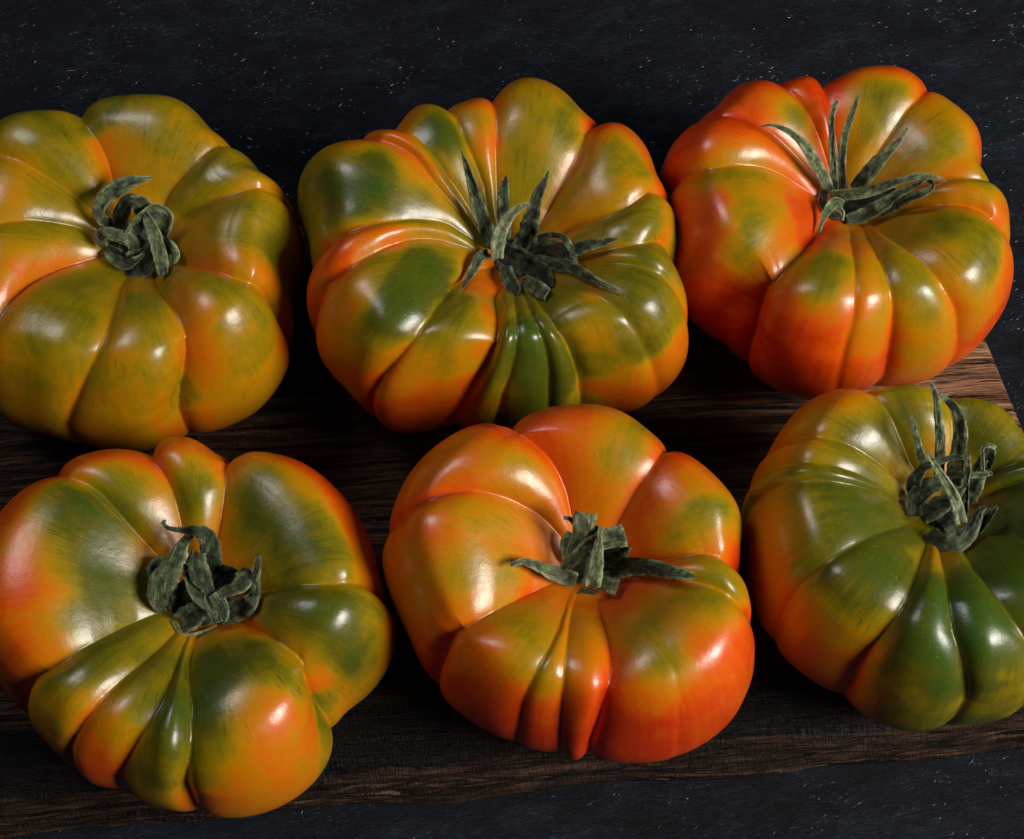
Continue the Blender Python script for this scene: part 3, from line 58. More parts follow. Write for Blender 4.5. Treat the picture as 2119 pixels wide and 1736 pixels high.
SEPALS = [[[-0.95,1.21,39.16],[[0.5,[[-5.8,4.45,43.33,3.0],[-7.7,4.54,45.09,3.6],[-8.97,4.18,47.87,2.64],[-9.01,4.99,51.1,3.12],[-7.56,7.09,53.07,4.08],[-5.59,11.32,51.21,4.32],[-2.12,12.43,52.48,3.84],[1.16,13.41,52.86,2.4],[4.78,14.32,52.8,0.4]]],[0.25,[[-3.94,2.72,43.33,3.6],[-4.12,4.48,47.05,4.2],[-2.48,6.46,50.73,4.2],[0.41,6.04,53.36,4.2],[2.02,5.11,52.74,3.84],[1.95,4.24,49.65,3.12]]],[0.5,[[-0.69,6.68,52.41,2.4],[1.75,6.06,53.87,3.12],[3.72,5.5,53.25,3.12],[3.36,4.69,51.18,2.64],[2.26,4.23,49.65,1.79]]],[0.45,[[6.11,2.04,43.24,3.6],[7.86,2.75,47.07,4.08],[8.47,3.65,50.53,4.2],[6.66,4.0,51.85,4.32],[4.16,2.3,51.83,4.32],[1.57,0.76,50.48,3.84],[-0.67,-1.2,48.64,3.12]]],[0.55,[[3.83,3.04,52.56,1.65],[4.77,1.09,52.19,2.64],[6.06,-1.44,51.26,3.36],[7.23,-4.8,49.36,3.6],[8.19,-8.33,47.34,3.6],[9.28,-12.92,47.45,2.64]]],[0.5,[[-8.49,-2.44,44.51,2.4],[-8.74,-1.59,47.75,3.36],[-6.71,-1.51,49.88,3.12],[-3.94,-1.85,49.27,3.36],[-0.98,-2.53,48.45,3.6],[0.73,-3.51,47.34,3.6],[0.49,-4.66,45.71,3.12],[-1.35,-4.34,44.04,1.65]]],[0.35,[[5.17,-2.42,47.53,1.0],[5.03,-4.96,46.57,3.6],[3.72,-7.37,45.03,5.4],[0.98,-8.44,43.25,6.0],[-2.38,-7.24,41.7,4.32]]],[0.3,[[-7.99,-2.13,43.24,2.4],[-5.15,-4.73,43.52,4.8],[-1.98,-6.8,43.73,4.8],[0.65,-5.84,44.9,3.6],[3.38,-4.95,46.56,1.65]]],[0.45,[[6.29,-0.25,42.98,3.6],[9.45,-3.69,45.7,4.08],[10.6,-6.13,46.14,3.84],[9.45,-7.01,44.07,2.88]]],[0.3,[[2.59,-2.97,45.72,3.0],[1.01,-2.03,46.54,3.6],[-0.33,-0.68,46.7,3.0]]],[0.08,[[-3.02,-3.09,40.89,6.0],[-0.42,-0.87,42.42,8.4],[1.96,2.56,43.58,7.2],[3.59,5.1,44.61,4.8]]],[0.1,[[-7.87,0.2,42.27,4.8],[-4.63,-1.35,42.0,7.2],[-0.85,-4.29,41.64,6.0]]]]],[[0.18,0.34,40.6],[[0.35,[[-5.18,2.74,42.98,3.5],[-7.26,5.76,47.01,4.2],[-9.16,8.31,52.14,4.0],[-10.78,12.23,57.84,2.8],[-12.28,15.62,61.46,1.8],[-13.78,19.0,64.59,0.3]]],[0.3,[[-2.27,4.75,43.74,3.0],[-2.51,7.69,48.84,3.4],[-2.76,11.28,53.75,3.2],[-2.49,13.4,56.59,2.2],[-1.97,15.3,58.8,0.3]]],[0.75,[[-4.36,-1.68,44.09,3.5],[-4.2,0.73,48.09,3.8],[-3.15,3.57,50.87,3.4],[-0.93,5.98,53.78,2.6],[1.66,7.5,55.2,1.8],[4.12,8.61,55.85,0.5]]],[0.15,[[3.57,3.64,42.54,5.0],[4.19,6.29,48.11,5.0],[5.32,8.34,53.48,3.6],[6.33,10.45,56.79,2.8],[7.85,12.31,59.51,1.8],[9.13,14.8,61.3,0.4]]],[0.3,[[4.35,-0.06,42.48,5.0],[8.24,-0.09,46.46,5.0],[12.04,-2.57,49.92,4.5],[15.78,-4.15,53.38,3.6],[19.49,-4.9,56.47,3.0],[23.21,-5.11,58.21,2.0],[26.98,-4.63,59.09,0.5]]],[0.4,[[6.15,2.82,47.24,2.0],[8.96,1.72,50.63,1.6],[12.02,0.6,52.37,1.6],[13.98,-2.59,54.26,1.8],[15.5,-5.42,53.47,1.4],[16.32,-8.7,53.92,0.7]]],[0.5,[[5.66,-1.7,42.63,4.0],[10.78,-5.09,47.37,4.0],[14.49,-8.39,51.48,3.4],[18.03,-13.77,56.37,2.6],[21.6,-17.7,59.0,1.8],[26.85,-20.71,59.43,0.4]]],[0.3,[[-6.75,1.04,43.2,2.4],[-8.93,-1.79,45.74,2.8],[-10.43,-5.71,47.13,2.5],[-12.07,-9.16,47.32,1.8],[-13.79,-15.88,51.8,0.4]]],[0.6,[[2.46,-8.0,43.91,3.5],[5.51,-12.73,48.26,4.4],[8.49,-17.26,51.89,3.0]]],[0.35,[[-2.25,-3.43,43.94,3.0],[-1.45,-7.84,45.16,4.0],[0.11,-12.11,46.72,3.4],[1.39,-14.16,48.16,1.5]]],[0.1,[[4.34,-2.26,42.05,5.0],[7.68,-7.27,45.21,5.0],[8.82,-13.89,49.7,3.0]]],[0.05,[[-3.86,2.39,42.54,5.0],[0.38,-0.72,43.54,7.0],[4.34,-2.53,42.47,6.0]]],[0.1,[[0.38,1.13,43.07,4.0],[2.5,3.32,44.51,5.0],[3.03,5.53,45.44,4.0]]]]],[[-1.56,1.6,39.14],[[0.65,[[-4.31,3.02,42.25,2.6],[-6.83,4.77,46.93,3.2],[-10.05,6.42,52.09,3.0],[-13.16,8.38,56.26,2.6],[-16.8,10.12,59.16,1.8],[-20.41,11.62,60.28,1.2],[-23.01,11.9,60.93,0.7],[-25.4,12.08,60.07,0.25]]],[0.45,[[-3.08,3.64,42.26,2.2],[-4.07,6.3,47.43,2.1],[-5.19,8.47,53.14,1.9],[-5.83,11.96,56.88,1.7],[-5.58,16.59,57.81,1.6],[-4.91,19.35,58.32,1.5],[-3.72,21.69,58.58,0.9]]],[0.4,[[-0.96,4.91,41.32,3.6],[-1.83,7.23,46.99,2.6],[-2.16,9.78,51.31,2.3],[-1.86,13.08,55.37,2.1],[-0.5,16.49,57.94,1.7],[0.44,18.8,59.45,1.3],[1.51,21.82,60.67,0.6]]],[0.5,[[2.36,4.71,41.62,3.0],[4.74,5.6,45.75,4.2],[7.03,6.81,50.23,3.8],[9.68,8.13,54.03,2.8],[12.17,9.88,56.33,1.6],[14.42,12.7,58.41,0.7]]],[0.6,[[-4.6,1.16,43.61,2.6],[-0.7,-0.61,46.65,3.0],[3.82,-1.49,49.29,3.1],[8.08,-2.12,52.87,2.5],[11.98,-2.26,55.72,1.9],[15.9,-2.15,57.3,1.7],[19.48,-2.66,57.81,1.1],[23.32,-3.51,57.07,0.3]]],[0.5,[[-0.53,-5.11,40.96,2.5],[3.49,-5.12,42.84,3.8],[6.58,-5.12,46.53,3.8],[9.73,-4.43,50.02,3.0],[13.02,-3.43,52.8,2.2],[15.98,-3.01,55.48,1.6],[17.92,-2.46,57.08,1.0]]],[0.4,[[8.15,-5.83,44.84,1.5],[11.1,-5.92,48.86,2.3],[13.75,-6.56,53.61,2.4],[16.82,-6.93,56.36,2.0],[18.92,-5.9,57.5,1.2],[19.34,-3.12,56.08,1.0],[17.54,-2.11,55.72,0.8]]],[0.5,[[-1.5,-2.23,44.05,2.0],[-3.83,-2.0,44.85,2.8],[-5.66,-3.57,44.21,2.5],[-7.22,-5.94,43.16,1.7],[-9.01,-11.02,43.48,0.8]]],[0.08,[[-1.3,-0.7,40.38,4.5],[3.02,-0.03,41.24,6.0],[7.4,-0.15,45.08,4.5],[11.47,-0.6,49.79,2.0]]],[0.7,[[-3.39,-2.33,42.36,1.8],[-1.96,-3.58,42.39,1.8],[-1.9,-5.53,41.14,1.2]]],[0.2,[[-5.59,4.39,42.08,2.5],[-6.38,0.84,41.79,2.5],[-5.81,-2.8,41.2,2.0]]]]],[[-2.08,-0.9,38.43],[[0.4,[[-7.29,-4.02,41.33,4.72],[-7.86,-1.9,45.82,6.49],[-7.03,0.73,49.3,6.49],[-5.07,3.82,51.44,4.72],[-3.18,6.84,53.76,3.54],[-1.83,9.42,54.0,2.36],[0.36,9.8,56.66,1.0]]],[0.15,[[2.21,3.48,42.33,4.72],[3.38,6.3,47.05,4.72],[4.16,8.18,51.89,4.72],[3.76,9.54,56.28,4.25],[2.04,10.04,58.62,2.83],[-1.54,11.14,56.4,1.77],[-4.5,11.14,56.93,1.12],[-6.04,11.75,57.18,0.9],[-6.63,12.56,57.99,0.8],[-6.05,13.14,57.83,0.5]]],[0.3,[[1.19,7.09,52.56,3.54],[0.64,4.95,50.62,4.72],[2.0,1.67,50.09,4.72],[3.65,-0.78,49.55,3.07],[4.2,-2.47,48.58,2.36]]],[0.35,[[-1.72,5.68,48.7,3.07],[-0.69,1.78,48.12,3.54],[1.37,-2.89,48.64,3.07],[3.35,-5.41,47.75,1.0]]],[0.45,[[3.44,-2.47,48.6,1.63],[4.26,-4.8,47.74,2.06],[5.16,-6.78,46.45,2.06],[5.54,-8.0,44.68,1.5]]],[0.4,[[4.94,-2.39,49.52,2.36],[6.51,-4.19,48.87,3.07],[7.35,-6.05,47.26,2.83],[7.04,-7.92,45.65,2.06]]],[0.4,[[5.42,-3.09,48.62,1.63],[7.89,-2.18,50.06,2.6],[10.52,-1.58,51.22,3.07],[12.49,0.03,52.34,4.25],[12.08,1.97,53.13,3.07]]],[0.25,[[11.58,2.4,51.98,2.36],[13.4,0.99,52.5,3.54],[13.64,-0.45,50.89,3.54],[12.28,-1.73,47.65,2.36]]],[0.35,[[5.47,-6.38,41.67,3.54],[9.96,-4.84,43.72,5.19],[13.97,-4.14,48.73,3.54],[14.99,-1.62,49.05,2.36],[15.37,0.17,52.52,2.06],[16.23,2.3,55.5,1.5],[16.72,4.25,57.84,1.0]]],[0.05,[[5.03,-1.59,41.45,5.9],[5.73,2.08,42.75,7.08],[8.81,2.83,46.36,7.08],[10.73,3.18,48.78,3.54]]],[0.3,[[-4.23,-7.14,41.5,4.72],[-1.62,-6.33,43.34,5.9],[0.51,-5.25,44.92,5.31],[2.36,-4.56,45.87,3.54]]],[0.8,[[-5.76,-6.36,41.01,0.6],[-3.66,-9.07,41.51,0.7],[-1.19,-10.05,41.73,0.7],[1.62,-8.82,40.74,0.6],[4.93,-7.52,41.41,0.4]]],[0.05,[[-5.06,-5.02,41.28,5.9],[-2.22,-2.25,42.14,9.44],[-0.04,1.55,43.09,8.26]]],[0.05,[[0.17,-5.84,40.66,5.9],[3.28,-4.05,41.43,8.26],[6.59,-2.8,41.95,7.08]]],[0.3,[[-7.67,6.81,45.71,3.54],[-9.23,5.69,47.56,3.78],[-10.03,3.96,46.65,3.54],[-9.15,3.15,44.37,2.36]]]]],[[-0.84,-0.64,41.95],[[0.65,[[-6.03,-0.92,47.41,1.65],[-4.44,0.82,50.08,2.73],[-2.89,3.18,53.66,3.78],[-1.37,5.4,57.47,5.04],[-0.52,8.39,60.5,5.46]]],[0.65,[[-5.99,-0.33,46.49,2.1],[-2.63,0.67,51.77,3.36],[0.95,2.16,55.62,4.41],[4.33,2.93,57.75,5.04],[8.33,2.92,59.95,5.25]]],[0.12,[[8.69,1.71,57.4,3.36],[6.55,1.35,50.66,5.25],[4.43,1.19,46.45,5.25]]],[0.65,[[2.6,4.75,60.91,0.8],[2.43,2.5,58.52,1.54],[2.05,-0.08,55.66,2.84],[1.41,-2.83,53.19,3.99],[0.64,-5.8,48.53,4.2]]],[0.3,[[2.59,-0.19,44.78,6.3],[5.98,-0.68,47.44,5.25],[10.33,-1.98,51.91,4.2],[14.54,-3.8,56.41,3.68],[18.73,-5.96,59.61,2.94],[21.96,-7.22,60.74,2.21],[24.21,-7.64,60.58,1.0]]],[0.55,[[-2.67,-2.94,44.76,3.78],[-5.81,-2.56,47.11,3.89],[-9.39,-2.22,50.21,3.36],[-12.94,-2.02,53.65,2.31],[-15.73,-2.46,56.76,1.43],[-18.48,-4.05,58.4,0.8]]],[0.6,[[1.48,-3.37,46.6,2.1],[4.18,-4.79,48.13,3.36],[7.02,-5.96,48.98,3.99]]],[0.5,[[-2.3,6.59,52.0,1.65],[-3.09,7.69,54.89,1.32],[-4.31,8.27,56.85,1.11],[-5.89,7.87,58.75,1.0]]],[0.35,[[-3.57,7.85,48.84,2.62],[-4.76,6.1,48.13,3.15],[-4.72,4.18,45.9,3.15],[-4.0,2.35,44.72,2.62]]],[0.1,[[-3.31,-0.84,43.82,5.25],[-1.0,-0.03,45.69,7.35],[2.05,1.09,46.71,5.25]]],[0.1,[[1.33,4.01,53.45,2.1],[1.48,5.14,55.62,2.62],[1.57,6.61,56.94,1.65]]]]],[[1.28,1.95,40.53],[[0.55,[[-0.01,6.25,46.52,2.6],[-1.23,8.72,53.75,2.6],[-2.54,11.6,60.42,2.3],[-3.83,14.29,64.75,1.9],[-4.0,18.05,66.19,1.5],[-4.28,21.81,65.92,1.1],[-4.93,23.41,66.05,0.5]]],[0.4,[[3.47,4.83,46.31,4.0],[2.64,6.58,52.53,4.0],[2.29,9.78,58.58,3.6],[2.24,13.23,62.0,3.1],[1.12,17.0,63.48,2.3],[-0.32,20.32,62.28,1.5],[-2.66,21.15,63.95,0.7]]],[0.45,[[-3.98,7.95,49.47,2.3],[-6.39,9.81,55.31,1.9],[-7.79,12.03,58.88,1.5],[-9.09,14.38,62.1,1.0],[-10.43,16.08,62.92,0.4]]],[0.3,[[-6.01,2.65,44.39,4.0],[-7.23,3.97,49.66,3.6],[-5.79,5.88,53.76,2.2],[-3.06,6.34,56.69,1.7],[0.78,7.0,57.84,1.4],[3.24,6.67,58.57,1.0]]],[0.7,[[-6.02,7.16,60.39,0.8],[-4.33,4.64,58.82,1.4],[-2.12,2.47,56.43,2.1],[-0.25,-0.22,55.19,2.4],[1.3,-3.69,53.73,2.7],[2.44,-7.72,51.52,3.0]]],[0.35,[[-4.81,-2.8,45.98,5.0],[-3.3,-2.77,47.67,4.6],[-0.59,-1.85,50.4,3.8],[1.49,-0.77,53.39,2.7],[3.37,0.43,55.04,1.0]]],[0.3,[[-5.93,-2.53,43.89,4.0],[-6.08,0.52,46.57,5.0],[-4.5,2.51,49.58,4.4],[-1.52,3.17,51.13,3.2],[1.09,3.03,50.44,2.0]]],[0.55,[[1.04,5.17,51.67,1.7],[3.75,3.62,55.15,1.6],[7.43,3.12,56.29,1.4],[9.75,2.98,57.59,0.8]]],[0.3,[[3.71,7.07,60.58,0.6],[3.85,3.84,57.97,1.3],[3.99,1.2,54.62,1.3],[4.35,-1.77,51.28,1.6],[4.36,-5.94,47.15,1.6]]],[0.35,[[6.59,0.84,45.11,4.0],[7.36,2.52,50.24,4.0],[7.4,4.77,55.24,3.4],[7.29,5.95,59.16,2.6]]],[0.06,[[8.03,4.4,56.71,2.6],[8.47,5.98,59.76,3.0],[8.96,7.65,61.26,2.6]]],[0.75,[[7.54,3.45,57.53,0.8],[7.05,5.78,60.18,0.9],[6.85,7.69,62.12,0.9],[8.15,7.93,62.87,1.0],[9.74,7.27,62.58,0.9]]],[0.35,[[-3.24,-6.73,43.27,4.0],[-2.04,-11.24,47.27,5.0],[1.25,-11.64,49.02,5.0],[4.21,-9.47,50.11,4.2],[6.02,-6.9,51.66,2.7],[6.83,-5.3,53.42,1.7],[8.2,-4.51,54.65,0.6]]],[0.25,[[6.68,-8.0,48.64,3.0],[8.2,-6.63,51.7,3.0],[9.33,-5.78,53.86,2.0],[10.68,-4.36,54.98,0.5]]],[0.08,[[-0.5,-4.38,43.33,6.0],[1.97,-2.66,44.2,7.0],[3.55,-0.28,45.65,5.0]]]]]]

# ------------------------------------------------------------------ tomato surface
PROF = np.array([(0,.70),(.07,.70),(.15,.722),(.25,.79),(.38,.89),(.52,.97),(.65,1.0),(.775,.985),(.88,.90),(.955,.76),(.993,.58),
                 (.992,.41),(.945,.25),(.86,.12),(.75,.04),(.6,.005),(.4,.01),(.2,.04),(0,.06)], float)
def profile(n):
    P = PROF
    seg = np.r_[0, np.cumsum(np.hypot(*np.diff(P, axis=0).T))]; seg /= seg[-1]
    # catmull-rom, parametrised by chord length, then smoothed
    m = np.gradient(P, seg, axis=0)
    t = np.linspace(0, 1, 2000)
    k = np.clip(np.searchsorted(seg, t, side='right')-1, 0, len(seg)-2)
    h = (seg[k+1]-seg[k]); u = (t-seg[k])/h; u = u[:, None]; h = h[:, None]
    Q = (2*u**3-3*u**2+1)*P[k] + (u**3-2*u**2+u)*h*m[k] + (-2*u**3+3*u**2)*P[k+1] + (u**3-u**2)*h*m[k+1]
    # sampling: denser on the upper side
    s = np.linspace(0, 1, n); s = s**1.0
    s = np.where(s < .8, s/.8*.66, .66+(s-.8)/.2*.34)
    out = np.stack([np.interp(s, t, Q[:, 0]), np.interp(s, t, Q[:, 1])], 1)
    return s, out
def kern(x):
    x = np.clip(x, 0, 1); c = 1-np.sqrt(np.clip(1-(1-x)**2, 0, 1))
    return .42*c + .58*(1-x)**2.1
def build(T, nphi, nt, grooves=True):
    """T: dict(x,y,H,zoff,R[72],G=[dict(g, t[], f[])], seed). returns P(nt,nphi,3), s, phi"""
    s, pr = profile(nt)
    phi = np.linspace(0, 2*math.pi, nphi, endpoint=False)
    R = np.array(T['R']); nR = len(R)
    Rp = np.interp(phi, np.linspace(0, 2*math.pi, nR+1), np.r_[R, R[0]])
    # smooth the table
    F = np.fft.rfft(Rp); F[nR//2:] = 0; Rp = np.fft.irfft(F, nphi)
    Rm = Rp.mean()
    # height follows lobe size a little
    Hp = T['H']*(1+.25*(Rp/Rm-1))
    pw = T.get('pw', 1.0)                   # < 1: broader shoulders
    pr = np.stack([pr[:, 0]**np.where(pr[:, 0] > 0, 1+(pw-1)*np.clip((pr[:, 0]-.15)/.3, 0, 1), 1), pr[:, 1]], 1)
    rr = pr[:, 0:1]; zz = pr[:, 1:2]
    rin = .20*Rm/T.get('dimple', 1)       # keep the dimple round whatever R does
    Rl = Rm + (Rp-Rm)[None, :]*np.clip((rr-.1)/.8, 0, 1)**.8
    rad = rr*Rl
    top = (s < .30)[:, None]
    z = zz*T['H'] + (Hp-T['H'])[None, :]*np.where(top, np.clip((rr-.2)/.4, 0, 1), 1)*zz
    # base normals in the (r,z) plane
    dr = np.gradient(rr[:, 0]*Rm); dz = np.gradient(zz[:, 0]*T['H'])
    ln = np.hypot(dr, dz)+1e-12
    nr, nz = -dz/ln, dr/ln
    if nz[nt//6] < 0: nr, nz = -nr, -nz
    # outward: at the equator nr>0
    if nr[np.argmax(rr[:, 0])] < 0: nr = -nr; nz = -nz
    d = np.zeros((nt, nphi))
    G = T.get('G', [])
    if grooves and G:
        n = len(G)
        A = np.zeros((n, nt)); W = np.zeros((n, nt))
        for i, g in enumerate(G):
            tt = np.array(g['t']); ff = np.unwrap(np.array(g['f']))
            A[i] = np.interp(s, tt, ff)
            W[i] = g['g']*np.clip((s-.02)/.09, 0, 1)*(1-.62*np.clip((s-.46)/.26, 0, 1))
            if g.get('t0') is not None: W[i] *= 1/(1+np.exp(-(s-g['t0'])/.025))
            if g.get('t1') is not None: W[i] *= 1/(1+np.exp((s-g['t1'])/.025))
        W += 1e-4
        for i in range(n):
            j = (i+1) % n; h = (i-1) % n
            gapR = np.mod(A[j]-A[i], 2*math.pi); gapL = np.mod(A[i]-A[h], 2*math.pi)
            gapR = np.clip(np.where(gapR > 5.2, .03, gapR), .03, 1.25); gapL = np.clip(np.where(gapL > 5.2, .03, gapL), .03, 1.25)
            wR = gapR*W[i]/(W[i]+W[j]); wL = gapL*W[i]/(W[i]+W[h])
            wR = np.minimum(wR, .62); wL = np.minimum(wL, .62)
            x = np.mod(phi[None, :]-A[i][:, None]+math.pi, 2*math.pi)-math.pi
            wm = .5*(wR+wL)
            amp = W[i]*.62*(rr[:, 0]*Rm)*wm*.86
            d += amp[:, None]*np.where(x >= 0, kern(x/wR[:, None]), kern(-x/wL[:, None]))
        nb = max(1, int(round((nphi/640.0)**2*2)))
        for _ in range(nb):                 # round the crease floors
            d = .25*np.roll(d, 1, 1)+.5*d+.25*np.roll(d, -1, 1)
    rng = np.random.RandomState(T['seed'])
    lump = np.zeros((nt, nphi))
    for k in range(10):
        a = rng.randint(1, 9); b = rng.uniform(3, 22); p1, p2 = rng.uniform(0, 6.28, 2)
        lump += np.sin(a*phi[None, :]+p1+2*np.sin(b*.3*s[:, None]))*np.sin(b*s[:, None]+p2)/(1+.35*a)
    d += lump*.00022*np.clip(rr*2, 0, 1)
    for b in T.get('bumps', []):       # (phi, s, amp, wphi, ws) small dents / swellings
        x = np.mod(phi[None, :]-b[0]+math.pi, 2*math.pi)-math.pi
        d -= b[2]*np.exp(-(x/b[3])**2-((s[:, None]-b[1])/b[4])**2)
    rad = rad - d*nr[:, None]; z = z - d*nz[:, None]
    rad = np.maximum(rad, rr*Rm*.2)
    P = np.stack([T['x']+rad*np.cos(phi), T['y']+rad*np.sin(phi), z+T.get('zoff', 0)], -1)
    return P, s, phi


# ------------------------------------------------------------------ helpers
def mesh_obj(name, verts, faces, mat=None, parent=None, smooth=True):
    me = bpy.data.meshes.new(name)
    verts = np.asarray(verts, np.float32); faces = np.asarray(faces, np.int32)
    nf, k = faces.shape
    me.vertices.add(len(verts)); me.vertices.foreach_set('co', verts.ravel())
    me.loops.add(nf*k); me.loops.foreach_set('vertex_index', faces.ravel())
    me.polygons.add(nf); me.polygons.foreach_set('loop_start', np.arange(0, nf*k, k, dtype=np.int32))
    me.update(calc_edges=True)
    me.polygons.foreach_set('use_smooth', np.full(nf, smooth))
    me.validate()
    if mat: me.materials.append(mat)
    o = bpy.data.objects.new(name, me); COL.objects.link(o)
    if parent: o.parent = parent
    return o
def attr(o, name, typ, data):
    a = o.data.attributes.new(name, typ, 'POINT')
    a.data.foreach_set({'FLOAT': 'value', 'FLOAT_VECTOR': 'vector'}[typ], np.asarray(data, np.float32).ravel())
def grid_faces(nr, nc, wrap=False):
    i = np.arange(nr-1)[:, None]; j = np.arange(nc if wrap else nc-1)[None, :]
    jn = (j+1) % nc
    return np.stack([i*nc+j, i*nc+jn, (i+1)*nc+jn, (i+1)*nc+j], -1).reshape(-1, 4)
class NT:
    def __init__(s, name):
        s.m = bpy.data.materials.new(name); s.m.use_nodes = True; s.t = s.m.node_tree
        s.b = s.t.nodes['Principled BSDF']
    def n(s, typ, **kw):
        nd = s.t.nodes.new(typ)
        for k, v in kw.items():
            if k in ('i',):
                for a, b in v.items(): nd.inputs[a].default_value = b
            else: setattr(nd, k, v)
        return nd
    def l(s, a, b): s.t.links.new(a, b)
    def attr(s, name, out='Fac'):
        nd = s.n('ShaderNodeAttribute', attribute_name=name); return nd.outputs[out]
    def math(s, op, a, b=None, c=None, clamp=False):
        nd = s.n('ShaderNodeMath', operation=op, use_clamp=clamp)
        for i, v in enumerate((a, b, c)):
            if v is None: continue
            if isinstance(v, (int, float)): nd.inputs[i].default_value = v
            else: s.l(v, nd.inputs[i])
        return nd.outputs[0]
    def vmul(s, v, sc, off=(0, 0, 0)):
        nd = s.n('ShaderNodeMapping'); nd.inputs['Scale'].default_value = sc; nd.inputs['Location'].default_value = off
        s.l(v, nd.inputs['Vector']); return nd.outputs[0]
    def noise(s, vec, scale, detail=3, rough=.55, dist=0):
        nd = s.n('ShaderNodeTexNoise'); nd.inputs['Scale'].default_value = scale; nd.inputs['Detail'].default_value = detail
        nd.inputs['Roughness'].default_value = rough; nd.inputs['Distortion'].default_value = dist
        s.l(vec, nd.inputs['Vector']); return nd.outputs['Fac']
    def ramp(s, f, stops, interp='LINEAR'):
        nd = s.n('ShaderNodeValToRGB'); cr = nd.color_ramp; cr.interpolation = interp
        while len(cr.elements) < len(stops): cr.elements.new(.5)
        for e, (p, c) in zip(cr.elements, stops):
            e.position = p; e.color = (*c, 1) if len(c) == 3 else c
        s.l(f, nd.inputs[0]); return nd.outputs[0]
    def mix(s, f, a, b, blend='MIX'):
        nd = s.n('ShaderNodeMix', data_type='RGBA', blend_type=blend)
        for sk, v in ((nd.inputs[0], f), (nd.inputs[6], a), (nd.inputs[7], b)):
            if isinstance(v, (int, float)): sk.default_value = v
            elif isinstance(v, tuple): sk.default_value = (*v, 1)
            else: s.l(v, sk)
        return nd.outputs[2]
    def rng(s, v, a, b, c=0, d=1):
        nd = s.n('ShaderNodeMapRange'); nd.clamp = True
        for i, x in enumerate((a, b, c, d)): nd.inputs[i+1].default_value = x
        s.l(v, nd.inputs[0]); return nd.outputs[0]
    def bump(s, h, strength, dist, prev=None):
        nd = s.n('ShaderNodeBump'); nd.inputs['Strength'].default_value = strength; nd.inputs['Distance'].default_value = dist
        s.l(h, nd.inputs['Height'])
        if prev is not None: s.l(prev, nd.inputs['Normal'])
        return nd.outputs[0]

# ------------------------------------------------------------------ materials
def skin_material():
    t = NT('tomato_skin'); b = t.b
    ripe = t.attr('ripeness'); sk = t.attr('skin', 'Vector'); sv = t.attr('meridian')
    pos = t.n('ShaderNodeNewGeometry').outputs['Position']
    pos = t.vmul(pos, (1000, 1000, 1000))                     # millimetres
    n1 = t.noise(pos, .11, 7, .66, .6)
    st = t.noise(t.vmul(sk, (16, 16, 3.6)), 1.0, 5, .68, .5)  # long streaks from calyx to base
    st2 = t.noise(t.vmul(sk, (46, 46, 7.5), (3, 1, 7)), 1.0, 4, .62, .35)
    v = t.math('ADD', ripe, t.math('MULTIPLY_ADD', n1, .34, -.17))
    v = t.math('ADD', v, t.math('MULTIPLY_ADD', st, .18, -.09))
    v = t.math('ADD', v, t.math('MULTIPLY_ADD', st2, .14, -.07), clamp=True)
    col = t.ramp(v, [(0, (.013, .058, .008)), (.16, (.034, .064, .004)), (.30, (.078, .074, .003)), (.44, (.195, .142, .002)),
                     (.58, (.37, .165, .001)), (.72, (.48, .120, .001)), (.86, (.52, .064, .001)), (1, (.43, .026, .001))])
    # dark green scratchy streaks, only where the skin is not fully ripe
    fl = t.noise(t.vmul(sk, (70, 70, 17), (9, 4, 2)), 1.0, 4, .75, 1.2)
    reg = t.noise(pos, .075, 3, .6, .8)
    m = t.math('MULTIPLY', t.rng(fl, .54, .66), t.rng(reg, .50, .62))
    m = t.math('MULTIPLY', m, t.rng(ripe, .80, .50))
    m = t.math('MULTIPLY', m, .8)
    col = t.mix(m, col, (.030, .045, .010))
    # pale golden pores, thick round the calyx
    vo = t.n('ShaderNodeTexVoronoi'); vo.inputs['Scale'].default_value = 1.15; t.l(pos, vo.inputs['Vector'])
    vo.inputs['Randomness'].default_value = 1
    pr = t.rng(vo.outputs['Distance'], .20, .08)
    rnd = t.n('ShaderNodeSeparateColor'); t.l(vo.outputs['Color'], rnd.inputs[0])
    pr = t.math('MULTIPLY', pr, t.math('GREATER_THAN', rnd.outputs[0], t.rng(sv, .12, .4, .50, .985)))
    pr = t.math('MULTIPLY', pr, .28)
    col = t.mix(pr, col, (.72, .48, .06))
    # tiny dark freckles
    vd = t.n('ShaderNodeTexVoronoi'); vd.inputs['Scale'].default_value = .35; t.l(pos, vd.inputs['Vector'])
    rd = t.n('ShaderNodeSeparateColor'); t.l(vd.outputs['Color'], rd.inputs[0])
    df = t.math('MULTIPLY', t.rng(vd.outputs['Distance'], .08, .03), t.math('GREATER_THAN', rd.outputs[1], .78))
    col = t.mix(t.math('MULTIPLY', df, .6), col, (.05, .03, .01))
    t.l(col, b.inputs['Base Color'])
    fine = t.noise(pos, 2.2, 2, .6); fine2 = t.noise(pos, .5, 2, .5)
    nb = t.bump(fine, .15, .00016); nb = t.bump(fine2, .14, .0004, nb)
    t.l(nb, b.inputs['Normal'])
    rough = t.rng(t.noise(pos, .3, 3, .6), .3, .7, .26, .35)
    t.l(rough, b.inputs['Roughness'])
    b.inputs['IOR'].default_value = 1.42
    b.inputs['Specular IOR Level'].default_value = .68
    b.inputs['Subsurface Weight'].default_value = .12
    b.inputs['Subsurface Radius'].default_value = (1.0, .5, .15)
    b.inputs['Subsurface Scale'].default_value = .003
    b.inputs['Coat Weight'].default_value = .0
    b.inputs['Coat Roughness'].default_value = .24
    return t.m
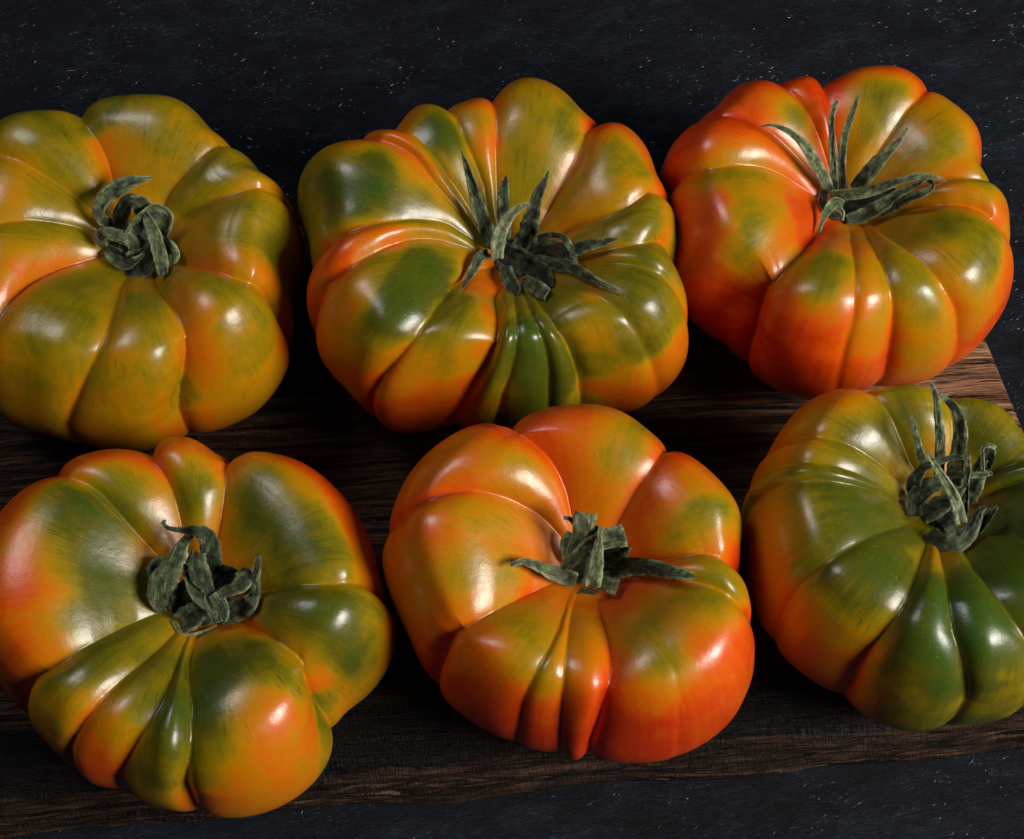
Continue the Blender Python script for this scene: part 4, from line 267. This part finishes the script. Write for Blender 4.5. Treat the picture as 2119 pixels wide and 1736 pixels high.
def sepal_material():
    t = NT('dried_sepal'); b = t.b
    sc = t.attr('along', 'Vector'); tone = t.attr('tone')
    pos = t.vmul(t.n('ShaderNodeNewGeometry').outputs['Position'], (1000, 1000, 1000))
    fib = t.noise(t.vmul(sc, (5.5, .32, 1)), 1.0, 4, .65, .6)
    blot = t.noise(pos, .42, 4, .6, .3)
    gr = t.noise(pos, 3.0, 2, .6)
    f = t.math('ADD', t.math('MULTIPLY_ADD', fib, 1.3, -.65), t.math('MULTIPLY_ADD', blot, 1.1, -.55))
    f = t.math('ADD', f, t.math('MULTIPLY_ADD', gr, .3, -.15))
    f = t.math('ADD', f, t.math('MULTIPLY_ADD', tone, .66, .08))
    f = t.math('ADD', f, t.math('MULTIPLY', t.math('POWER', t.attr('edge'), 3), .34), clamp=True)
    col = t.ramp(f, [(0, (.004, .006, .003)), (.22, (.014, .022, .011)), (.42, (.052, .075, .030)), (.60, (.135, .170, .078)), (.8, (.28, .31, .17)), (1, (.45, .44, .29))])
    br = t.noise(pos, .3, 2, .5)
    col = t.mix(t.math('MULTIPLY', t.rng(br, .52, .68), .55), col, (.075, .052, .036))
    t.l(col, b.inputs['Base Color'])
    nb = t.bump(fib, .9, .0006); nb = t.bump(gr, .5, .0003, nb); t.l(nb, b.inputs['Normal'])
    b.inputs['Roughness'].default_value = .72
    b.inputs['Specular IOR Level'].default_value = .3
    b.inputs['Sheen Weight'].default_value = .03
    b.inputs['Sheen Roughness'].default_value = .4
    return t.m
def hair_material():
    t = NT('sepal_hair'); t.b.inputs['Base Color'].default_value = (.30, .32, .22, 1); t.b.inputs['Roughness'].default_value = .5
    return t.m
def wood_material():
    t = NT('charred_oak'); b = t.b
    g = t.attr('grain', 'Vector')                              # x along the grain, y across, both in mm
    warp = t.noise(t.vmul(g, (.012, .05, 1)), 1.0, 3, .5)
    wv = t.n('ShaderNodeVectorMath', operation='MULTIPLY_ADD')
    cmb = t.n('ShaderNodeCombineXYZ'); t.l(warp, cmb.inputs[1]); t.l(cmb.outputs[0], wv.inputs[0])
    wv.inputs[1].default_value = (0, 9, 0); t.l(g, wv.inputs[2]); gw = wv.outputs[0]
    band = t.noise(t.vmul(gw, (.010, .42, 1)), 1.0, 4, .7, .3)
    fine = t.noise(t.vmul(gw, (.07, 2.4, 1)), 1.0, 4, .7, .2)
    pore = t.noise(t.vmul(gw, (.16, 2.9, 1), (4, 2, 0)), 1.0, 2, .6, .2)
    v = t.math('ADD', t.math('MULTIPLY', band, .68), t.math('MULTIPLY', fine, .42))
    col = t.ramp(v, [(.42, (.004, .003, .003)), (.49, (.022, .010, .007)), (.55, (.17, .080, .040)), (.64, (.40, .20, .105)), (.8, (.58, .33, .19))])
    char_shade = t.attr('char_shade')  # charring of the rim plus shade painted over the top face
    cn = t.math('ADD', char_shade, t.math('MULTIPLY_ADD', t.noise(t.vmul(g, (.05, .12, 1)), 1.0, 4, .6), .34, -.13), clamp=True)
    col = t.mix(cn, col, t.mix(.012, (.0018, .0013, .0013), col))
    sl = t.noise(t.vmul(g, (.045, .9, 1), (7, 3, 0)), 1.0, 4, .7, .8)
    fr = t.attr('front')
    col = t.mix(t.math('MULTIPLY', t.math('MULTIPLY', t.rng(sl, .56, .66), fr), .8), col, (.17, .095, .055))
    col = t.mix(t.math('MULTIPLY', t.rng(pore, .60, .68), .85), col, (.004, .003, .003))
    t.l(col, b.inputs['Base Color'])
    crack = t.noise(t.vmul(g, (1.2, .28, 1)), 1.0, 3, .6, .8)  # cross checking of the charred rim
    hh = t.math('ADD', t.math('MULTIPLY', fine, .7), t.math('MULTIPLY', t.rng(pore, .70, .56), .8))
    nb = t.bump(hh, .8, .0010)
    nb = t.bump(t.math('MULTIPLY', t.rng(crack, .35, .55), char_shade), .5, .0008, nb)
    t.l(nb, b.inputs['Normal'])
    t.l(t.rng(fine, .3, .7, .52, .36), b.inputs['Roughness'])
    b.inputs['Specular IOR Level'].default_value = .14
    return t.m
def slate_material():
    t = NT('dark_slate'); b = t.b
    pos = t.vmul(t.n('ShaderNodeNewGeometry').outputs['Position'], (1000, 1000, 1000))
    rot = t.n('ShaderNodeMapping'); rot.inputs['Rotation'].default_value = (0, 0, R(-12)); t.l(pos, rot.inputs['Vector'])
    p = rot.outputs[0]
    fib = t.noise(t.vmul(p, (.32, 1.15, 1)), 1.0, 5, .75, 1.3)
    lay = t.noise(t.vmul(p, (.07, .14, 1)), 1.0, 4, .6, .6)
    big = t.noise(p, .02, 3, .55)
    f = t.math('ADD', t.math('MULTIPLY', fib, .55), t.math('MULTIPLY', lay, .45))
    col = t.ramp(f, [(.35, (.0012, .0018, .0030)), (.48, (.0050, .0070, .0110)), (.58, (.012, .016, .028)), (.70, (.05, .062, .10))])
    col = t.mix(t.rng(big, .35, .7), t.mix(.5, col, (.004, .004, .006)), col)
    t.l(col, b.inputs['Base Color'])
    nb = t.bump(fib, 1.0, .0014); nb = t.bump(lay, .5, .0012, nb)
    t.l(nb, b.inputs['Normal'])
    t.l(t.rng(fib, .3, .7, .70, .5), b.inputs['Roughness'])
    b.inputs['Specular IOR Level'].default_value = .16
    return t.m
def flake_material():
    t = NT('slate_glint'); b = t.b
    t.l(t.ramp(t.attr('shade'), [(0, (.010, .013, .026)), (.3, (.034, .043, .080)), (.65, (.10, .13, .23)), (1, (.26, .30, .45))]), b.inputs['Base Color'])
    b.inputs['Roughness'].default_value = .32; b.inputs['Specular IOR Level'].default_value = .7
    return t.m
def pale_material():
    t = NT('sepal_stub')
    pos = t.vmul(t.n('ShaderNodeNewGeometry').outputs['Position'], (1000, 1000, 1000))
    n = t.noise(pos, 1.2, 4, .65)
    t.l(t.ramp(n, [(.3, (.010, .012, .007)), (.55, (.05, .06, .028)), (.75, (.16, .14, .07))]), t.b.inputs['Base Color'])
    t.l(t.bump(n, 1, .001), t.b.inputs['Normal']); t.b.inputs['Roughness'].default_value = .7
    return t.m
M_SKIN, M_SEPAL, M_WOOD, M_SLATE, M_FLAKE, M_STUB, M_HAIR = skin_material(), sepal_material(), wood_material(), slate_material(), flake_material(), pale_material(), hair_material()

# ------------------------------------------------------------------ slate table top
BT = 0.018            # board thickness: the board's top face is z = 0, the slate lies at z = -BT
def fbm(p, o=3):
    return noise.fractal(Vector(p), 1.0, 2.0, o)
nx, ny = 260, 240
# finely spaced under the picture, stretching out to a 2 m table
ux = np.linspace(-1, 1, nx); uy = np.linspace(-1, 1, ny)
X = .22*ux+.78*ux**7; Y = .22*uy+.78*uy**7
GX, GY = np.meshgrid(X, Y)
Z = np.array([[fbm((x*22, y*30, 0))*.00035 for x in X] for y in Y]) - BT - .0004
ground = mesh_obj('slate_surface', np.stack([GX, GY, Z], -1).reshape(-1, 3), grid_faces(ny, nx), M_SLATE)
ground['kind'] = 'structure'; ground['label'] = 'dark blue grey slate table surface with fine glinting flecks'
rng = np.random.RandomState(5)
NF = 220000
fx = rng.uniform(-.26, .26, NF); fy = rng.uniform(-.21, .30, NF)
dens = np.array([noise.noise(Vector((a*55, b*70, 3))) for a, b in zip(fx, fy)])
keep = dens + rng.uniform(-.6, .35, NF) > 0
fx, fy, dens = fx[keep], fy[keep], dens[keep]; NF = len(fx)
fa = R(10)+rng.normal(0, 1, NF)*(.3+.4*(fy > .03)); flen = rng.gamma(2.2, .00016, NF)+.00012; fw = rng.uniform(.00002, .00005, NF)
tilt = rng.normal(0, .35, NF); roll = rng.normal(0, .7, NF); curve = rng.normal(0, .25, NF)
zb = np.array([fbm((x*22, y*30, 0))*.00035 for x, y in zip(fx, fy)]) - BT - .0004
V = np.zeros((NF, 6, 3))
for k, (s_, w_) in enumerate(((-1, .3), (0, 1), (1, .3))):
    cx_ = np.cos(fa)*s_*flen - np.sin(fa)*curve*flen*(s_*s_)
    cy_ = np.sin(fa)*s_*flen + np.cos(fa)*curve*flen*(s_*s_)
    cz_ = np.abs(tilt)*flen*.25*(s_+1) + .00018
    for q, sg in ((0, -1), (1, 1)):
        V[:, 2*k+q, 0] = fx+cx_-np.sin(fa)*fw*w_*sg
        V[:, 2*k+q, 1] = fy+cy_+np.cos(fa)*fw*w_*sg
        V[:, 2*k+q, 2] = zb+cz_+np.sin(roll)*fw*w_*sg
base = (np.arange(NF)*6)[:, None]
Fq = np.concatenate([base+np.array([[0, 2, 3, 1]]), base+np.array([[2, 4, 5, 3]])], 0)
flakes = mesh_obj('slate_fleck', V.reshape(-1, 3), Fq, M_FLAKE, ground, smooth=False)
flakes['kind'] = 'stuff'
attr(flakes, 'shade', 'FLOAT', np.repeat(np.clip(rng.beta(.9, 4.2, NF)+.15*dens, 0, 1), 6))

# ------------------------------------------------------------------ wooden board
def board():
    FL = np.array((-.235, -.1017)); FR = np.array((.1645, -.0683)); BR = np.array((.1275, .0950)); BL = np.array((-.270, .0640))
    nu, nvt, nvf = 620, 330, 46
    u = np.linspace(0, 1, nu)
    rows = []
    # v: top face back -> front, then over the rim and down the front face, then back face
    prof = []
    for k in range(12): prof.append((0, -BT + BT*k/11.0*.94, 'b'))
    for k in range(nvt): prof.append((k/(nvt-1.0), 0, 't'))
    for k in range(1, nvf+1): prof.append((1.0, -BT*k/nvf, 'f'))
    prof.append((.97, -BT, 'u'))
    nv = len(prof)
    P = np.zeros((nv, nu, 3)); Gr = np.zeros((nv, nu, 3)); Ch = np.zeros((nv, nu)); Fr = np.zeros((nv, nu))
    L = np.linalg.norm(FR-FL); W = np.linalg.norm(FR-BR)
    ex = (FR-FL)/L; ey = np.array((-ex[1], ex[0]))
    # rim: wandering arris and ragged front face
    for i, (v, z, kind) in enumerate(prof):
        for j, uu in enumerate(u):
            p = (BL+(BR-BL)*uu)*(1-v) + (FL+(FR-FL)*uu)*v
            gx = uu*L*1000; gy = v*W*1000
            zz = z; out = 0.0
            if kind == 't':
                e = (1-v)*W*1000                          # mm from the front rim
                rim = 2.2+1.8*noise.noise(Vector((gx*.018, 2.2, 0)))
                if e < rim: zz -= .0011*((1-e/rim)**2)
                zz += .00026*noise.noise(Vector((gx*.05, gy*1.1, 5)))+.00022*noise.noise(Vector((gx*.02, gy*.25, 9)))
                if e < 14: zz += .00035*(1-e/14)*noise.noise(Vector((gx*.5, gy*.35, 1)))
                gyy = gy
            elif kind == 'f':
                f = -z/BT
                out = .0048*f + .0013*math.sin(min(f*3, 1)*1.57)
                out += .0012*noise.noise(Vector((gx*.03, f*7, 4))) + .0007*noise.noise(Vector((gx*.12, f*18, 7)))
                out += .0016*noise.noise(Vector((gx*.025, 3, 4)))*(f)+.0016*noise.noise(Vector((gx*.02, 8, 4)))*(1-f)
                zz = -.0011 + z*(1-.0011/BT)
                gyy = W*1000+f*18
            else:
                gyy = gy-8; out = -.001 if kind == 'b' else .003
            p = p - ey*out
            # right end: slightly eased arris
            d_end = (1-uu)*L*1000
            if d_end < 1.6: zz -= .0012*(1-d_end/1.6)**2
            P[i, j] = (p[0], p[1], max(zz, -BT+.0002) if kind != 'u' else -BT+.0002); Gr[i, j] = (gx, gyy, 0)
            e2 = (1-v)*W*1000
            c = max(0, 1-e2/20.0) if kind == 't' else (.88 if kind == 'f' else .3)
            c += .75*min(1, max(0, (376-gx)/60.0)) if kind == 't' else 0  # shade under the fruit painted in; right end stays pale for key glow
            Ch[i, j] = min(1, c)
            Fr[i, j] = (-z/BT)**.7 if kind == 'f' else 0
    # end caps: extra columns folded down to the slate
    capR = P[:, -1:].copy(); capR[:, :, 2] = -BT+.0002; capR[:, :, 0] += .0006
    capL = P[:, :1].copy(); capL[:, :, 2] = -BT+.0002
    P = np.concatenate([capL, P, capR], 1)
    Gr = np.concatenate([Gr[:, :1]-[18, 0, 0], Gr, Gr[:, -1:]+[18, 0, 0]], 1); Ch = np.concatenate([Ch[:, :1], Ch, Ch[:, -1:]*0+.5], 1); Fr = np.concatenate([Fr[:, :1], Fr, Fr[:, -1:]], 1)
    o = mesh_obj('wooden_board', P.reshape(-1, 3), grid_faces(nv, nu+2)[:, ::-1], M_WOOD)
    attr(o, 'grain', 'FLOAT_VECTOR', Gr.reshape(-1, 3)); attr(o, 'char_shade', 'FLOAT', Ch.ravel()); attr(o, 'front', 'FLOAT', Fr.ravel())
    o['label'] = 'dark brown rough edged wooden board lying under all the tomatoes'
    o['category'] = 'board'
    return o
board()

# ------------------------------------------------------------------ sepals
def catmull(P, n):
    P = np.asarray(P, float)
    if len(P) == 2: P = np.vstack([P[0], P.mean(0), P[1]])
    d = np.r_[0, np.cumsum(np.maximum(np.linalg.norm(np.diff(P[:, :3], axis=0), axis=1), 1e-6)**.5)]
    t = np.linspace(0, d[-1], n); m = np.gradient(P, d, axis=0)
    k = np.clip(np.searchsorted(d, t, side='right')-1, 0, len(P)-2)
    h = (d[k+1]-d[k])[:, None]; u = ((t-d[k]))[:, None]/h
    return (2*u**3-3*u**2+1)*P[k]+(u**3-2*u**2+u)*h*m[k]+(-2*u**3+3*u**2)*P[k+1]+(u**3-u**2)*h*m[k+1]
CAMP = np.array(cam.location)
def sepal(pts, tone, parent, origin, seed):
    """a thin, fleshy, creased strip along pts (mm), w = width in mm"""
    rs = np.random.RandomState(seed)
    n = 10*len(pts); m = 9
    Q = catmull(pts, n); C = Q[:, :3]*.001; w = np.maximum(Q[:, 3], .15)*.001
    ln = np.r_[0, np.cumsum(np.linalg.norm(np.diff(C, axis=0), axis=1))]
    T = np.gradient(C, axis=0); T /= np.linalg.norm(T, axis=1, keepdims=True)+1e-9
    view = CAMP-(C+origin); view /= np.linalg.norm(view, axis=1, keepdims=True)
    S = np.cross(T, view); S /= np.linalg.norm(S, axis=1, keepdims=True)+1e-9
    for i in range(1, n):
        if S[i] @ S[i-1] < 0: S[i] = -S[i]
    for _ in range(4): S[1:-1] = (S[:-2]+S[1:-1]*2+S[2:])/4
    S /= np.linalg.norm(S, axis=1, keepdims=True)+1e-9
    tw = rs.uniform(-.2, .2)+.25*np.sin(ln*1000*.25+rs.uniform(0, 6))
    N = np.cross(S, T); N *= np.sign((N*view).sum(1))[:, None]
    S2 = S*np.cos(tw)[:, None]+N*np.sin(tw)[:, None]; N2 = N*np.cos(tw)[:, None]-S*np.sin(tw)[:, None]
    th = np.minimum(.00022, w*.3)
    cup = rs.uniform(.05, .28)*rs.choice([-1, 1, 1])
    top = np.zeros((n, m, 3)); bot = np.zeros((n, m, 3))
    off = origin[0]*900+seed
    al = np.zeros((n, m, 3))
    for j in range(m):
        x = -1+2*j/(m-1.0)
        for i in range(n):
            L = ln[i]*1000
            edge = 1.04+.13*noise.noise(Vector((L*.5, x*1.5+off, 3)))+.05*noise.noise(Vector((L*2.2, (1 if x > 0 else -1)*5+off, 1)))
            hgt = -cup*w[i]*(x*x-.3)+w[i]*.16*noise.noise(Vector((L*.35, x*2.4, off)))-w[i]*.10*math.exp(-(x/.16)**2)
            hgt += w[i]*.045*math.cos(x*9+noise.noise(Vector((L*.3, 0, off)))*2)
            hgt += .00018*noise.noise(Vector((L*1.1, x*w[i]*900, off+4)))+.00010*noise.noise(Vector((L*2.6, x*w[i]*3000, off+8)))
            p = C[i]+S2[i]*(x*w[i]*.5*edge)+N2[i]*hgt
            e = math.sqrt(max(0, 1-x*x))*.9+.1
            top[i, j] = p+N2[i]*th[i]*.5*e; bot[i, j] = p-N2[i]*th[i]*.5*e
            al[i, j] = (x*w[i]*500, L, seed*7.3)
    ring = np.concatenate([top, bot[:, ::-1]], 1); alr = np.concatenate([al, al[:, ::-1]], 1)
    F = grid_faces(n, 2*m, True)
    Vx = ring.reshape(-1, 3)
    caps = []
    for r in (0, n-1):
        for j in range(m-1):
            a, b_, c_, d_ = r*2*m+j, r*2*m+j+1, r*2*m+2*m-2-j, r*2*m+2*m-1-j
            caps.append((a, b_, c_, d_) if r else (d_, c_, b_, a))
    o = mesh_obj('sepal', Vx, np.vstack([F, np.array(caps)]), M_SEPAL, parent)
    attr(o, 'along', 'FLOAT_VECTOR', alr.reshape(-1, 3)); attr(o, 'tone', 'FLOAT', np.full(len(Vx), tone))
    xe = np.abs(np.linspace(-1, 1, m)); attr(o, 'edge', 'FLOAT', np.tile(np.r_[xe, xe[::-1]], n))
    # fuzz: fine hairs standing off the edges
    nh = int(ln[-1]*1000*9); hv = []; hf = []
    for q in range(nh):
        i = rs.randint(1, n-1); sgn = rs.choice([-1, 1]); x = sgn*rs.uniform(.75, 1.0)
        p = C[i]+S2[i]*(x*w[i]*.5)
        d = S2[i]*sgn*rs.uniform(.3, 1)+N2[i]*rs.uniform(-.4, .9)+T[i]*rs.normal(0, .5)
        d = d/np.linalg.norm(d)*rs.uniform(.00025, .0008)
        sd = T[i]*.000022
        hv += [p-sd, p+sd, p+d]; hf.append((3*q, 3*q+1, 3*q+2))
    return o, hv, hf

# ------------------------------------------------------------------ tomatoes
LABELS = [
 ('yellow olive tomato with tightly curled calyx, leftmost of the back row', 0),
 ('green and orange many ribbed tomato with star shaped calyx, middle of the back row', 0),
 ('red orange tomato with long thin upright sepals, right end of the back row', 0),
 ('olive tomato with dark crumpled calyx, left end of the front row', 0),
 ('bright orange tomato with short folded calyx, middle of the front row', 0),
 ('dark green tomato with orange left flank cut off by the right frame edge', 0)]
NPH, NTT = 640, 230
CUP = [1.35, 1.15, 1.1, 1.5, 1.1, 1.3]
DMAP = [(.42, .6, .02), (.5, 1, .03), (.5, 1, .03), (.4, 1.05, .02), (.72, .88, .04), (.28, .85, -.01)]
sink = 0
allp = []
for k, T in enumerate(TOM):
    P, s, phi = build(T, NPH, NTT)
    org = np.array((T['x'], T['y'], 0.0))
    zmin = P[:, :, 2].min()
    root = bpy.data.objects.new('tomato', None); COL.objects.link(root); root.location = org
    root.empty_display_size = .01
    root['label'] = LABELS[k][0]; root['category'] = 'tomato'; root['group'] = 'ribbed tomatoes on the wooden board'
    # settle on the board: flatten the lowest millimetre
    P[:, :, 2] = np.maximum(P[:, :, 2], 0.0006)
    Lp = P-org
    # ripeness: hand-picked skin colours, spread over the surface
    D = np.array(DOTS[k], float)
    si = np.clip(np.searchsorted(s, D[:, 1]/1000), 0, NTT-1); pi_ = (np.round(D[:, 0]/360*NPH).astype(int)) % NPH
    DP = P[si, pi_]; DV = D[:, 2]/100
    DV = DMAP[k][0]+(DV-DMAP[k][0])*DMAP[k][1]+DMAP[k][2]
    Pc = P[::2, ::4].reshape(-1, 3); val = np.zeros(len(Pc))
    for a in range(0, len(Pc), 4000):
        d2 = ((Pc[a:a+4000, None]-DP[None])**2).sum(-1)
        w = np.exp(-d2/(2*.0030**2))+1e-4/(1+d2/.006**2)**3+1e-9
        val[a:a+4000] = (w*DV).sum(1)/w.sum(1)
    vc = val.reshape(P[::2, ::4].shape[:2])
    vs = np.zeros((NTT, vc.shape[1]))
    for j in range(vc.shape[1]): vs[:, j] = np.interp(np.arange(NTT), np.arange(0, NTT, 2), vc[:, j])
    vf = np.zeros((NTT, NPH))
    for i in range(NTT): vf[i] = np.interp(np.arange(NPH), np.r_[np.arange(0, NPH, 4), NPH], np.r_[vs[i], vs[i][:1]])
    P0, _, _ = build(T, NPH, NTT, grooves=False)
    dep = np.linalg.norm(P-P0, axis=-1)*1000
    vf = np.clip(vf+.11*np.clip((dep-1.2)/2.5, 0, 1), 0, 1)     # the creases ripen first
    body = mesh_obj('flesh', Lp.reshape(-1, 3), grid_faces(NTT, NPH, True)[:, ::-1], M_SKIN, root)
    attr(body, 'ripeness', 'FLOAT', vf.ravel())
    ph = np.broadcast_to(phi[None, :], (NTT, NPH)); ss = np.broadcast_to(s[:, None], (NTT, NPH))
    attr(body, 'skin', 'FLOAT_VECTOR', np.stack([np.cos(ph)+k*3.1, np.sin(ph)+k*1.7, ss], -1).reshape(-1, 3))
    attr(body, 'meridian', 'FLOAT', ss.ravel())
    # calyx: a small ragged cup with a dried stub, sepals are its sub-parts
    hub, seps = SEPALS[k]
    hub = np.array(hub)*.001
    hub[2] -= .0006
    rs = np.random.RandomState(40+k)
    na = 48; prof = [(0, 1.9), (.9, 2.1), (1.3, 1.5), (1.7, .7), (2.6, .5), (3.8, .9), (4.9, 1.5), (4.8, .9), (3.6, .1), (1.5, -.5), (0, -.6)]
    V = np.zeros((len(prof), na, 3))
    for i, (r_, z_) in enumerate(prof):
        for j in range(na):
            a = 2*math.pi*j/na
            f = 1+(.30*noise.noise(Vector((math.cos(a)*1.6, math.sin(a)*1.6, k*5)))+.16*noise.noise(Vector((math.cos(a)*6, math.sin(a)*6, k*5))))*min(1, r_/3)
            z2 = z_+.5*noise.noise(Vector((math.cos(a)*2*r_*.4, math.sin(a)*2*r_*.4, k+i*.2)))
            V[i, j] = (r_*f*CUP[k]*math.cos(a), r_*f*CUP[k]*math.sin(a), z2)
    cal = mesh_obj('calyx', V.reshape(-1, 3)*.001, grid_faces(len(prof), na, True), M_STUB, root)
    cal.location = hub
    HV, HF = [], []
    for q, (tone, pts) in enumerate(seps):
        pp = np.array(pts)
        pp[:, :3] -= hub*1000
        o, hv, hf = sepal(pp, tone, cal, org+hub, k*31+q+1)
        b0 = len(HV); HV += hv; HF += [tuple(b0+c for c in t_) for t_ in hf]
    fz = mesh_obj('calyx_fuzz', np.array(HV), np.array(HF), M_HAIR, cal, smooth=False); fz['kind'] = 'stuff'
    print('tomato', k, 'zmin', round(zmin*1000, 2))
